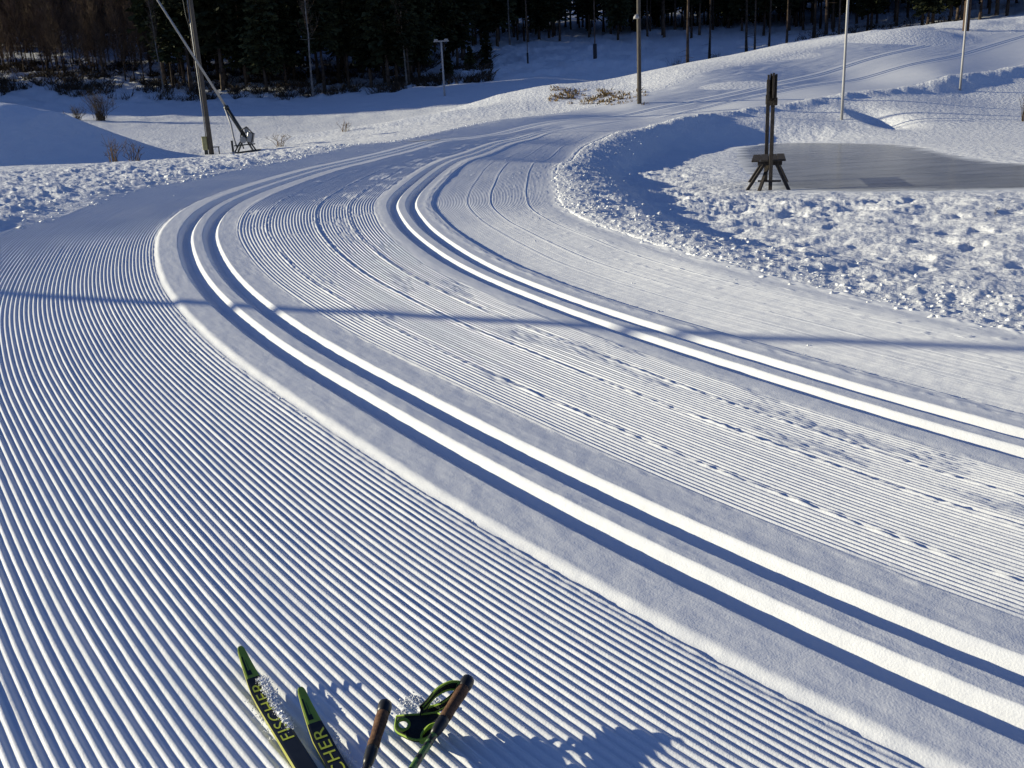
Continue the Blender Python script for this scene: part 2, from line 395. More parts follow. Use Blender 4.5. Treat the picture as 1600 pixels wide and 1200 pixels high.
    h += .003 * sstep(.04, 0, mf[None]) * sstep(0, .01, mf[None])
    T.append(t); Hh.append(h)
    # --- plate 2
    t = plate2[None] + t2[:, None]; v = np.repeat(plate2[None], nr, 0)
    h = .0185 + .003 * sstep(-.15, -.08, v + .01 * pnoise(ss * 8, 0 * v, 61)) - .010 * np.clip((v + .05) / .55, 0, 1) + groove(v, 0) + groove(v, P2) + .0015 * fbm(ss * 6, v * 8, 3, 63)
    eR = np.exp(-((v - .50) / .035) ** 2); h += eR * (.003 + .0045 * fbm(ss * 13, v * 16, 3, 64))
    eL = np.exp(-((v + .13) / .02) ** 2); h += eL * .003 * fbm(ss * 24, v * 20, 2, 65)
    T.append(t); Hh.append(h)
    # --- right lane
    a0 = t2[:, None] + .562; t = a0 + (te[:, None] - a0) * rf[None]; k = rf[None] * rg_n
    amp = .0013 * (1 + .5 * pnoise(ss * .6, np.floor(k + .5) * 1.7, 71)) * sstep(1.0, .75, rf[None])
    h = -.004 + .013 * sstep(.020 + .008 * pnoise(ss * 4, 0 * ss, 79), .004, rf[None]) + .004 * np.abs(fbm(ss * 18, t * 18, 2, 80)) * sstep(.035, .012, rf[None]) + amp * np.cos(2 * np.pi * k) + .006 * fbm(ss * .5, t * 1.2, 2, 72) + .0012 * fbm(ss * 9, t * 9, 3, 73)
    for fc, a in ((.27, .0018), (.45, .0026), (.74, .003)):
        q = (rf[None] - fc - .004 * pnoise(ss * .6, 0 * ss, 77 + fc)); h += a * (np.exp(-(q / .010) ** 2) - .8 * np.exp(-((q - .015) / .008) ** 2))
    sp_ = sstep(.45, .8, fbm(ss * 8, t * 8, 2, 75)); h += .004 * sp_ * sstep(.1, .8, rf[None])
    h += sstep(.93, 1.03, rf[None] + .025 * fbm(ss * 2.5, t * 1, 2, 74)) * (.008 + .014 * np.abs(fbm(ss * 9, t * 9, 2, 76)))
    h = h * sstep(1.2, 1.05, rf[None]) - .36 * np.clip((rf[None] - 1.02) / .24, 0, 1) ** 1.3
    T.append(t); Hh.append(h)
    T = np.concatenate(T, 1); Hh = np.concatenate(Hh, 1)
    Hh = np.where(Hh < -.06, Hh, Hh * (1 - .6 * sstep(26, 46, dist)))
    X = cx[:, None] + nx[:, None] * T; Y = cy[:, None] + ny[:, None] * T
    # macro height by coarse columns (it is smooth), interpolated across
    nc = T.shape[1]; ci = np.unique(np.concatenate([np.arange(0, nc, 30), [nc - 1]]))
    Zc = H0(X[:, ci], Y[:, ci]); Z = np.empty_like(X)
    for r in range(nr): Z[r] = np.interp(T[r], T[r][ci], Zc[r])
    Z += Hh
    idx = np.arange(nr * nc).reshape(nr, nc)
    Q = np.stack([idx[:-1, :-1], idx[:-1, 1:], idx[1:, 1:], idx[1:, :-1]], -1).reshape(-1, 4)
    # drop what lies well past the left edge (rough snow covers it)
    keep = ((T > tl[:, None] - .35))[:-1, :-1].ravel()
    Q = Q[keep][:, ::-1]
    V = np.stack([X, Y, Z], -1).reshape(-1, 3)
    used = np.zeros(len(V), bool); used[Q.ravel()] = True; mp = np.cumsum(used) - 1
    return np_mesh('ski_trail', V[used], mp[Q])
trail = link('ski_trail', trail_mesh(), M_SNOW, None, True)
tag(trail, 'groomed snow trail with combed rows and two pairs of ski tracks', 'trail', kind='structure')

# ------------------------------------------------------------------ snow field (everything round the trail)
def ipx(x, y, d): p = at(x, y, d); return p[0], p[1]
def pond_mask(x, y):
    """>0 inside the pond outline"""
    pts = [(1160, 262), (1150, 245), (1165, 229), (1250, 223), (1400, 226), (1480, 240), (1560, 253), (1700, 262), (1900, 275), (1900, 300), (1650, 297),
           (1500, 297), (1350, 299), (1250, 298), (1195, 290)]
    P = []
    for a, b in pts:
        d = ray(a, b); t = (ZP - CAMZ) / d[2]; P.append((CAM + d * t)[:2])
    P = crom(np.array(P + [P[0]]), 6)
    sd = np.full(x.shape, 1e9); ins = np.zeros(x.shape, bool)
    for a, b in zip(P[:-1], P[1:]):
        e = b - a; L2 = e @ e + 1e-12
        u = np.clip(((x - a[0]) * e[0] + (y - a[1]) * e[1]) / L2, 0, 1)
        sd = np.minimum(sd, np.hypot(x - a[0] - u * e[0], y - a[1] - u * e[1]))
        c = ((a[1] > y) != (b[1] > y)) & (x < (b[0] - a[0]) * (y - a[1]) / (b[1] - a[1] + 1e-12) + a[0]); ins ^= c
    return np.where(ins, sd, -sd), P
def bump_at(x, y, px, py, d, wx, wy, h):
    cx, cy = ipx(px, py, d); return h * np.exp(-((x - cx) / wx) ** 2 - ((y - cy) / wy) ** 2)
def field(x, y):
    """finished ground height at points (1-D arrays)"""
    z = H0(x, y)
    r = np.hypot(x, y)
    s, t = st_of(x, y)
    tl = np.interp(s, SA, T_LE); te = np.interp(s, SA, T_ER)
    dr = t - te; dl = tl - t                       # distance outside the right and left edges
    near = sstep(75, 60, r)
    endf = sstep(SA[-1] - 1, SA[-1] - 4, s)
    tw = np.maximum(.16, .014 * r); inside = sstep(-.10, .06, (-dr - .08) * .16 / tw) * sstep(-.10, .06, (-dl - .08) * .16 / tw) * endf
    pm, _ = pond_mask(x, y)
    # right bank: falls from the trail edge to the flat, in shade
    fk = sstep(34, 43, r); bank = sstep(0.8 - .5 * fk, 2.1 - 1.05 * fk, dr) * sstep(8.0 - 4.8 * fk, 3.4 - 2.1 * fk, dr) * near * sstep(7, 12, s) * endf
    deep = .10 + .20 * sstep(9, 15, s) + .10 * sstep(20, 30, r) - .34 * fk
    z = z - bank * deep * (1 + .25 * fbm(x * .5, y * .5, 2, 201))
    bw = np.maximum(.35, .013 * r); berm = np.exp(-((dr - bw) / bw) ** 2) * sstep(8, 14, s) * near * endf * (1 + 2.2 * sstep(30, 42, r))
    z = z + berm * .035 * (1 + .7 * fbm(x * .9, y * .9, 2, 203))
    # the bank ends on the flat
    k = sstep(.2, 1.0, dr) * sstep(38, 32, r) * sstep(20, 12, dr); q = (z - ZP - .03) / .06
    z = z * (1 - k) + k * (ZP + .03 + .06 * np.where(q > 20, q, np.log1p(np.exp(np.minimum(q, 20)))))
    # lumps
    ro = sstep(.0, .9, dr) * near
    rough = fbm(x * 1.2, y * 1.7, 5, 205, .5)
    lum = np.maximum(0, fbm(x * 3.2, y * 3.2, 3, 207))
    damp = np.where(dr > 0, (sstep(14, 4, dr) * .6 + .4) * (.25 + .75 * sstep(32, 20, r)), 1)
    damp = damp * (1 - .85 * sstep(-.6, .2, pm)) * (1 + .9 * bank * sstep(36, 28, r) * sstep(14, 18, s))
    z = z + ro * damp * (.036 * rough + .010 * lum ** 1.3 * sstep(.3, 1.2, dr) + .007 * fbm(x * 7, y * 7, 3, 208))
    # foot holes and old tracks
    hol = sstep(.30, .62, fbm(x * 1.7, y * 1.7, 2, 209)); z = z - ro * damp * .032 * hol * sstep(.7, 1.6, dr)
    crumb = np.maximum(0, fbm(x * 9, y * 9, 2, 211)); z = z + sstep(-.02, .15, dr) * sstep(1.6, .5, dr) * near * .02 * crumb
    # left windrow
    lo = sstep(0, .5, dl) * near * (1 - .85 * sstep(30, 42, r))
    lw = sstep(-.1, .7, dl) * sstep(6.0, 2.2, dl)
    z = z + lo * (lw * (.025 + .04 * np.maximum(0, fbm(x * 1.8, y * 1.8, 5, 213, .6)) + .02 * fbm(x * 6, y * 6, 3, 215)) + .02 * fbm(x * .9, y * .9, 4, 217))
    # far flats, banks
    fr = sstep(62, 76, r)
    z = z + fr * (.14 * fbm(x * .11, y * .11, 3, 219) + .05 * fbm(x * .5, y * .5, 3, 221))
    fl = sstep(36, 44, r) * sstep(66, 58, r) * sstep(.5, 3, dl); z = z + fl * (.05 * fbm(x * .35, y * .9, 3, 231) + .025 * np.maximum(0, fbm(x * 1.6, y * 1.6, 3, 233)))
    forest = sstep(88, 96, r); z = z + forest * (.35 * fbm(x * .22, y * .22, 3, 223) + .18 * fbm(x * .8, y * .8, 2, 224))
    # second groomed loop on the flat at left: smooth; small drifts beside it
    z = z + bump_at(x, y, 780, 172, 56, 5, 2.2, .55) + bump_at(x, y, 560, 210, 52, 7, 1.6, .22) + bump_at(x, y, 700, 182, 52, 4, 1.5, .25) + bump_at(x, y, 640, 205, 49, 4, 1.0, .12) + bump_at(x, y, 1150, 138, 49, 5, 2.2, .12)
    z = z + bump_at(x, y, 1420, 66, 60, 4, 2.5, .45) + bump_at(x, y, 1240, 90, 56, 4, 2.5, .12)
    # lip and hollow on the snow beyond the pond
    z = z + bump_at(x, y, 1340, 178, 40, .5, 2.4, .16) - bump_at(x, y, 1372, 180, 40, .95, 2.2, .42)
    # ice basin
    pj = pm + .16 * fbm(x * 1.5, y * .8, 3, 225); k = sstep(-2.6, -.3, pj); z = z * (1 - k) + (ZP + .012 + .35 * (z - ZP) * sstep(.1, -1, pj)) * k
    k = sstep(-.3, .45, pj); z = z * (1 - k) + (ZP - .03) * k
    # below the trail
    z = z - inside * (.20 - .10 * sstep(30, 42, r))
    return z
def field_mesh():
    az = [-180.0]; 
    while az[-1] < 180:
        a = az[-1]; b = abs(a); st = .05 if b < 32.5 else (.15 if b < 40 else (.5 if b < 70 else 3)); az.append(a + st)
    az = np.radians(np.array(az[:-1] + [180.0]))
    rr = [0.3]
    while rr[-1] < 420:
        q = rr[-1]; rr.append(q + (.35 if q < 3.5 else max(.012, min(.00095 * q * q, .0095 * q)) if q < 130 else q * .03))
    rr = np.array(rr)
    Rr, A = np.meshgrid(rr, az, indexing='ij'); X = Rr * np.sin(A); Y = Rr * np.cos(A)
    Z = field(X.ravel(), Y.ravel()).reshape(X.shape)
    nr, na = X.shape; idx = np.arange(nr * na).reshape(nr, na)
    Q = np.stack([idx[:-1, :-1], idx[:-1, 1:], idx[1:, 1:], idx[1:, :-1]], -1).reshape(-1, 4)[:, ::-1]
    return np_mesh('snow_field', np.stack([X, Y, Z], -1).reshape(-1, 3), Q)
snow = link('snow_field', field_mesh(), M_SNOW2, None, True)
tag(snow, 'white snow covering the ground round the trail and up the far hillside', 'snow', kind='structure')
def G(x, y): return float(field(np.array([x], float), np.array([y], float))[0])
def ground_at(px, py, d):
    p = at(px, py, d); return Vector((p[0], p[1], G(p[0], p[1])))

# frozen pond
_, PP = pond_mask(np.zeros(1), np.zeros(1))
def pond_mesh():
    x0, y0 = PP.min(0) - .5; x1, y1 = PP.max(0) + .5; xs = np.arange(x0, x1, .2); ys = np.arange(y0, y1, .25)
    X, Y = np.meshgrid(xs, ys, indexing='ij'); sd_, _ = pond_mask(X.ravel(), Y.ravel())
    idx = np.arange(X.size).reshape(X.shape); Q = np.stack([idx[:-1, :-1], idx[1:, :-1], idx[1:, 1:], idx[:-1, 1:]], -1).reshape(-1, 4)
    Q = Q[sd_[Q].max(1) > -.35]; used = np.zeros(X.size, bool); used[Q.ravel()] = True; mp = np.cumsum(used) - 1
    V = np.stack([X.ravel(), Y.ravel(), np.full(X.size, ZP)], -1)[used]
    me = np_mesh('frozen_pond', V, mp[Q]); at_ = me.attributes.new('rim', 'FLOAT', 'POINT'); at_.data.foreach_set('value', sd_[used].astype(np.float32)); return me
def ice_with_snow(M):
    t = M.node_tree; b = t.nodes['Principled BSDF']
    at_ = t.nodes.new('ShaderNodeAttribute'); at_.attribute_name = 'rim'; tc = t.nodes.new('ShaderNodeTexCoord')
    n = t.nodes.new('ShaderNodeTexNoise'); n.inputs['Scale'].default_value = 1.3; n.inputs['Detail'].default_value = 8; n.inputs['Roughness'].default_value = .7
    mp = t.nodes.new('ShaderNodeMapping'); mp.inputs['Scale'].default_value = (.5, 1, 1); t.links.new(tc.outputs['Object'], mp.inputs[0]); t.links.new(mp.outputs[0], n.inputs[0])
    r1 = t.nodes.new('ShaderNodeMapRange'); r1.inputs[1].default_value = -.2; r1.inputs[2].default_value = .75; r1.inputs[3].default_value = .30; r1.inputs[4].default_value = -.22
    t.links.new(at_.outputs['Fac'], r1.inputs[0])
    ad = t.nodes.new('ShaderNodeMath'); ad.operation = 'ADD'; t.links.new(r1.outputs[0], ad.inputs[0]); t.links.new(n.outputs[0], ad.inputs[1])
    r2 = t.nodes.new('ShaderNodeMapRange'); r2.inputs[1].default_value = .45; r2.inputs[2].default_value = .80; t.links.new(ad.outputs[0], r2.inputs[0])
    sn = t.nodes.new('ShaderNodeBsdfDiffuse'); sn.inputs[0].default_value = (.84, .85, .86, 1)
    mx = t.nodes.new('ShaderNodeMixShader'); t.links.new(r2.outputs[0], mx.inputs[0]); t.links.new(b.outputs[0], mx.inputs[1]); t.links.new(sn.outputs[0], mx.inputs[2])
    t.links.new(mx.outputs[0], t.nodes['Material Output'].inputs[0])
M_ICE.node_tree.nodes['Principled BSDF'].inputs['IOR'].default_value = 1.22
ice_with_snow(M_ICE)
tag(link('frozen_pond', pond_mesh(), M_ICE), 'grey ice of a frozen pond beside the trail', 'pond', kind='structure')

# mound at left, seen from its shaded side
def mound_mesh():
    c = at(20, 235, 36); n = 160
    xs = np.linspace(-24, 17.5, n * 2); ys = np.linspace(-7.5, 8, n)
    X, Y = np.meshgrid(xs, ys, indexing='ij')
    prof = np.interp(X, [-24, -18, -11, -6, -3, -1, .5, 2, 3.6, 5.4, 7.4, 17], [.1, 3.0, 4.2, 3.7, 3.1, 2.75, 2.6, 2.25, 1.5, .72, .18, -.5])  # tall rise out of view at left, shaped to shade the visible flank
    yy = Y / np.maximum(3.6, 6.2 - .12 * X)
    sh = np.clip(1 - np.abs(yy) ** 1.7, -.25, 1)
    Z = prof * sh + .03 * fbm(X * .3, Y * .3, 3, 301) - .12
    gx = X + c[0]; gy = Y + c[1]; gz = H0(gx.ravel(), gy.ravel()).reshape(X.shape)
    idx = np.arange(X.size).reshape(X.shape)
    Q = np.stack([idx[:-1, :-1], idx[1:, :-1], idx[1:, 1:], idx[:-1, 1:]], -1).reshape(-1, 4)
    return np_mesh('snow_mound', np.stack([gx, gy, gz + Z], -1).reshape(-1, 3), Q)
tag(link('snow_mound', mound_mesh(), M_SNOW2, None, True), 'big smooth heap of piled snow at the left, its near side in blue shade', 'snow heap', kind='structure')

exec_marker = None
# ------------------------------------------------------------------ skis
M_SKI = mat('black_ski_top', (.012, .014, .016), .32, .5, var=.2, vscale=30)
M_LIME = mat('green_ski_tip', (.30, .41, .05), .4, .5, var=.12, vscale=40)
M_LTXT = mat('yellow_green_print', (.50, .56, .06), .45, .4, var=.05)
M_YEL = mat('yellow_ski_sidewall', (.42, .42, .10), .45, .4, var=.08)
M_BLK = mat('black_strap_fabric', (.012, .016, .015), .75, .25, var=.3, vscale=60, bump=.001, bscale=400)
M_CORK = mat('brown_cork', (.16, .082, .042), .75, .25, vscale=120, col2=(.08, .038, .020), bump=.0008, bscale=300)
M_PLAS = mat('black_pole_plastic', (.014, .014, .015), .4, .4, var=.1)
M_GRN = mat('lime_strap_edging', (.28, .42, .05), .6, .3, var=.15)
def plane_z(x, y): return float(CAM[2] + (-HPL - NPL[0] * x - NPL[1] * y) / NPL[2])
def on_plane(px, py, off):
    d = ray(px, py); return CAM + d * ((off - HPL) / float(NPL @ d))
def text_geo(body, size):
    cu = bpy.data.curves.new('lettering', 'FONT'); cu.body = body; cu.size = size; cu.align_x = 'LEFT'; cu.space_character = 1.12
    ob = bpy.data.objects.new('lettering_tmp', cu); COL.objects.link(ob)
    bpy.context.view_layer.update(); dg = bpy.context.evaluated_depsgraph_get()
    me = bpy.data.meshes.new_from_object(ob.evaluated_get(dg)); bpy.data.objects.remove(ob)
    return me
def make_ski(tip_px, low_px, label, snow_seed):
    LEN = 1.86; RISE = .050; RL = .22
    a = Vector(on_plane(*low_px[0], .016)); b = Vector(on_plane(*low_px[1], .016))
    d = (b - a).normalized()                               # toward the tip
    tipw = Vector(on_plane(*tip_px, .016 + RISE))
    n = Vector(NPL); side = d.cross(n).normalized()        # right of the ski
    Ltip = (tipw - a).dot(d)
    org = a + d * Ltip                                     # point under the tip on the ski line
    root = empty('ski', org, 0, label, 'ski', 'pair of skis lying on the snow')
    def prof(u):                                           # u = metres behind the tip
        lift = RISE * max(0, 1 - u / RL) ** 2.2
        wd = .039 * min(1, (.40 + .60 * min(1, u / .14) ** .9))
        if u < .010: wd = (.039 * .44) * math.sqrt(max(.06, 1 - (1 - u / .010) ** 2))
        th = .006 + .010 * min(1, u / .5)
        return lift, wd, th
    us = [0, .001, .0025, .005, .010, .018, .03, .05, .08, .11, .14, .18, .22, .28, .36, .5, .8, 1.1, 1.5, LEN]
    def pos(u, v, h):                                      # v across, h above running surface
        lift, wd, th = prof(u); return -d * u + side * v + n * (lift + h - .012)
    def strip(u0, u1, top, inset=0.0, hoff=0.0):
        mb = MB(); uu = sorted(set([u0, u1] + [q for q in us if u0 < q < u1])); V = []; F = []
        for u in uu:
            lift, wd, th = prof(u); hw = wd / 2 - inset
            if top: V += [pos(u, -hw, th + hoff), pos(u, -hw * .75, th + .0012 + hoff), pos(u, hw * .75, th + .0012 + hoff), pos(u, hw, th + hoff)]
            else: V += [pos(u, -hw, 0), pos(u, -hw, th - .0006), pos(u, hw, th - .0006), pos(u, hw, 0)]
        k = 4
        for i in range(len(uu) - 1):
            for j in range(3 if top else 4):
                j2 = (j + 1) % 4; F.append((i * k + j, i * k + j2, (i + 1) * k + j2, (i + 1) * k + j))
        if not top: F += [(0, 3, 2, 1), tuple((len(uu) - 1) * k + q for q in range(4))]
        mb.add(V, F); return mb
    strip(0, LEN, False).build('sidewall', M_YEL, root)
    strip(.0015, .094, True).build('tip', M_LIME, root)
    strip(.094, LEN, True).build('topsheet', M_SKI, root)
    # black flash on the green tip
    mb = MB()
    for u0, u1, v0, v1 in ((.030, .086, -.62, -.34), (.072, .086, -.34, .12), (.040, .072, -.08, .0)):
        V = []
        for u, v in ((u0, v0), (u0, v1), (u1, v1), (u1, v0)):
            lift, wd, th = prof(u); V.append(pos(u, v * wd / 2, th + .0020))
        mb.add(V, [(0, 1, 2, 3)])
    mb.build('tip_stripe', M_SKI, root)
    # lettering: reads towards the tip
    me = text_geo('FISCHER', 1.0)
    xs = [v.co.x for v in me.vertices]; ys = [v.co.y for v in me.vertices]; x0, x1, y0, y1 = min(xs), max(xs), min(ys), max(ys)
    for v in me.vertices:
        fx = (v.co.x - x0) / (x1 - x0); fy = (v.co.y - y0) / (y1 - y0)
        u = .335 - .222 * fx; lift, wd, th = prof(u)
        v.co = pos(u, -(fy - .5) * .027, th + .0021)
    lo = link('lettering', me, M_LTXT, root)
    return root, (lambda u, v, h: org + pos(u, v, h))
SKI1 = make_ski((374, 1006), ((471, 1188), (415, 1096)), 'left black ski whose upturned green tip reaches furthest up the combed snow', 1)
SKI2 = make_ski((470, 1069), ((524, 1192), (492, 1136)), 'right black ski with green tip, nearer the poles and cut off lower', 2)

# loose snow on and beside the skis
def crumbs(centres, name, label, seed):
    rg = random.Random(seed); mb = MB(); ico = bmesh.new(); bmesh.ops.create_icosphere(ico, subdivisions=1, radius=1); ico.verts.index_update()
    IV = [v.co.copy() for v in ico.verts]; IF = [[v.index for v in f.verts] for f in ico.faces]; ico.free()
    for (c, spread, n, r0_, r1_) in centres:
        for _ in range(n):
            r = r0_ + (r1_ - r0_) * rg.random() ** 2.2; o = Vector((rg.gauss(0, spread), rg.gauss(0, spread), 0))
            q = Euler((rg.random() * 6, rg.random() * 6, rg.random() * 6)).to_matrix(); p = Vector(c) + o
            mb.add([q @ Vector((v.x * r * rg.uniform(.7, 1.3), v.y * r * rg.uniform(.7, 1.2), v.z * r * rg.uniform(.5, 1))) + p for v in IV], IF)
    return tag(mb.build(name, M_SNOW2, None, True), label, 'snow', kind='stuff')
f1, f2 = SKI1[1], SKI2[1]
cs = []
for k in range(16):
    u = .115 + .012 * k; cs.append((f1(u, .014 + .006 * random.random(), .016 + .005 * math.sin(k * .35)), .0055, 170, .0006, .0030))
for k in range(12):
    u = .12 + .015 * k; cs.append((f1(u, .016, .013), .003, 3, .005, .009))
for k in range(6):
    u = .15 + .03 * k; cs.append((f1(u, -.027, .001), .005, 16, .0007, .0026))
for k in range(9):
    u = .14 + .03 * k; cs.append((f2(u, .024, .003), .007, 45, .0008, .0034))
for k in range(12): cs.append((Vector(on_plane(625 + 7 * k + random.uniform(-6, 6), 1098 + random.uniform(-8, 18), .004)), .010, 40, .0008, .0034))
crumbs(cs, 'loose_snow', 'kicked up snow crumbs on and beside the skis and poles', 3)

# ------------------------------------------------------------------ ski poles
def make_pole(top_px, top_h, low_px, low_h, label, shaft_mat):
    a = Vector(on_plane(*top_px, top_h)); b = Vector(on_plane(*low_px, low_h)); d = (b - a).normalized()
    L = 1.5; n = Vector(NPL)
    end = a + d * L
    hz = (end - Vector((end.x, end.y, plane_z(end.x, end.y)))).z
    end.z = end.z - hz + .012; d = (end - a).normalized()
    root = empty('ski_pole', a, 0, label, 'ski pole', 'pair of ski poles lying on the snow')
    P = lambda u: d * u
    side = d.cross(n).normalized(); upv = side.cross(d).normalized()
    if upv.dot(n) < 0: upv = -upv
    MB().tube([P(.0) + upv * .004, P(.004) + upv * .004, P(.012) + upv * .003, P(.024), P(.034)], [.008, .0145, .0160, .0152, .0132], 16).build('cap', M_PLAS, root, True)
    MB().tube([P(.033), P(.05), P(.08), P(.105), P(.125), P(.140)], [.0136, .0145, .0132, .0124, .0134, .0124], 16).build('grip', M_CORK, root, True)
    MB().tube([P(.139), P(.15), P(.175), P(.19)], [.0128, .0132, .0115, .0085], 16).build('ferrule', M_PLAS, root, True)
    MB().tube([P(.185), P(.6), P(1.0), P(L - .06)], [.0085, .0080, .0070, .0055], 12).build('shaft', shaft_mat, root, True)
    bk = MB().tube([P(L - .07), P(L - .055), P(L - .05)], [.008, .03, .032], 14).build('basket', M_PLAS, root, True)
    MB().tube([P(L - .05), P(L)], [.005, .002], 8).build('tip', M_STEEL, root, True)
    return root, d, side, upv, P, a
M_SHAFT = mat('dark_carbon_shaft', (.016, .016, .022), .3, .5, var=.2, vscale=60)
def banded():
    M = mat('green_black_shaft', (.05, .14, .03), .35, .5); t = M.node_tree; b = t.nodes['Principled BSDF']
    wv = t.nodes.new('ShaderNodeTexNoise'); wv.inputs['Scale'].default_value = 55; wv.inputs['Detail'].default_value = 2
    tc = t.nodes.new('ShaderNodeTexCoord'); t.links.new(tc.outputs['Object'], wv.inputs[0])
    r = t.nodes.new('ShaderNodeValToRGB'); r.color_ramp.interpolation = 'CONSTANT'; r.color_ramp.elements[0].color = (.012, .014, .014, 1); r.color_ramp.elements[1].color = (.13, .26, .06, 1)
    r.color_ramp.elements[1].position = .5
    t.links.new(wv.outputs[0], r.inputs[0]); t.links.new(r.outputs[0], b.inputs['Base Color']); return M
M_SHAFT2 = banded()
PO1 = make_pole((603, 1100), .058, (572, 1200), .054, 'left ski pole with cork grip and plain dark shaft', M_SHAFT)
PO2 = make_pole((733, 1062), .080, (652, 1198), .056, 'right ski pole with cork grip, green patterned shaft and open wrist strap', M_SHAFT2)
def ribbon(name, pts, normals, wd, th, matl, parent, closed=True):
    """flat strap swept along pts; width lies along normals"""
    n = len(pts); V = []; F = []
    for i in range(n):
        p = Vector(pts[i]); t = (Vector(pts[(i + 1) % n]) - Vector(pts[i - 1])).normalized() if closed or 0 < i < n - 1 else (Vector(pts[min(i + 1, n - 1)]) - Vector(pts[max(i - 1, 0)])).normalized()
        w_ = Vector(normals[i]).normalized(); w_ = (w_ - t * w_.dot(t)).normalized(); o = t.cross(w_)
        wdi = wd[i] if isinstance(wd, (list, tuple)) else wd
        for a_, b_ in ((-1, -1), (1, -1), (1, 1), (-1, 1)): V.append(p + w_ * (a_ * wdi / 2) + o * (b_ * th / 2))
    for i in range(n if closed else n - 1):
        j = (i + 1) % n
        for k in range(4): F.append((i * 4 + k, i * 4 + (k + 1) % 4, j * 4 + (k + 1) % 4, j * 4 + k))
    if not closed: F += [(3, 2, 1, 0), tuple((n - 1) * 4 + k for k in range(4))]
    return MB().add(V, F).build(name, matl, parent)
def strap_on(po, px_pts, hs, wd, wdir, edge_w=.0045):
    root, d, side, upv, P, a = po
    pts = [Vector(on_plane(x, y, h)) - a for (x, y), h in zip(px_pts, hs)]
    pts = [Vector(q) for q in crom(np.array([list(p) for p in pts] + [list(pts[0])]), 6)[:-1]]
    nr = [wdir] * len(pts)
    st_ = ribbon('strap', pts, nr, wd, .003, M_BLK, root)
    for s_ in (-1, 1):
        ribbon('edging', [p + Vector(wdir).normalized() * s_ * wd / 2 for p in pts], nr, edge_w, .0045, M_GRN, st_)
    return st_
nn = Vector(NPL)
# open loop at the top of the right pole
strap_on(PO2, [(716, 1071), (700, 1072), (682, 1082), (668, 1098), (659, 1111), (672, 1110), (690, 1103), (708, 1088)],
         [.080, .083, .080, .070, .054, .042, .056, .070], .018, Vector((.35, .35, 1)))
# second, padded harness strap lying between the two grips, with a thumb ring
def harness(po):
    root, d, side, upv, P, a = po
    ol = [(620, 1119), (640, 1117), (660, 1116), (682, 1114), (690, 1120), (680, 1138), (668, 1152), (650, 1156), (632, 1150), (618, 1140)]
    hs = [.030, .042, .048, .053, .056, .053, .043, .036, .028, .024]
    top = [Vector(on_plane(x, y, h)) - a for (x, y), h in zip(ol, hs)]
    top = [Vector(q) for q in crom(np.array([list(p) for p in top + [top[0]]]), 5)[:-1]]
    rc = [Vector(on_plane(630 + 9.5 * math.cos(q), 1132 + 8.5 * math.sin(q), .038)) - a for q in np.linspace(0, 2 * math.pi, 24, endpoint=False)]
    # pad with a round hole: bridge outline to ring
    n = len(top); F = []; V = list(top)
    rcd = []
    cen = sum(rc, Vector()) / len(rc)
    for p in top:
        k = min(range(24), key=lambda i: -((rc[i] - cen).normalized().dot((p - cen).normalized()))); rcd.append(rc[k].copy())
    V += rcd
    for i in range(n): j = (i + 1) % n; F.append((i, j, n + j, n + i))
    V2 = [p - nn * .006 for p in V]; N = len(V); F2 = [tuple(N + q for q in f[::-1]) for f in F]
    F3 = []
    for i in range(n):
        j = (i + 1) % n; F3.append((j, i, N + i, N + j)); F3.append((n + i, n + j, N + n + j, N + n + i))
    pad = MB().add(V + V2, F + F2 + F3).build('strap', M_BLK, root)
    MB().tube(rc + [rc[0]], .0035, 8, False).build('thumb_ring', M_GRN, pad, True)
    MB().tube(top + [top[0]], .0026, 6, False).build('edging', M_GRN, pad, True)
    # curled strap end on the shaft
    cl = [Vector(on_plane(x, y, h)) - a for (x, y), h in (((688, 1132), .060), ((672, 1136), .053), ((660, 1148), .043), ((658, 1157), .036), ((668, 1156), .040), ((682, 1146), .053))]
    cl = [Vector(q) for q in crom(np.array([list(p) for p in cl + [cl[0]]]), 5)[:-1]]
    ribbon('buckle_strap', cl, [Vector((.4, .3, 1))] * len(cl), .012, .004, M_GRN, pad)
    return pad
harness(PO1)

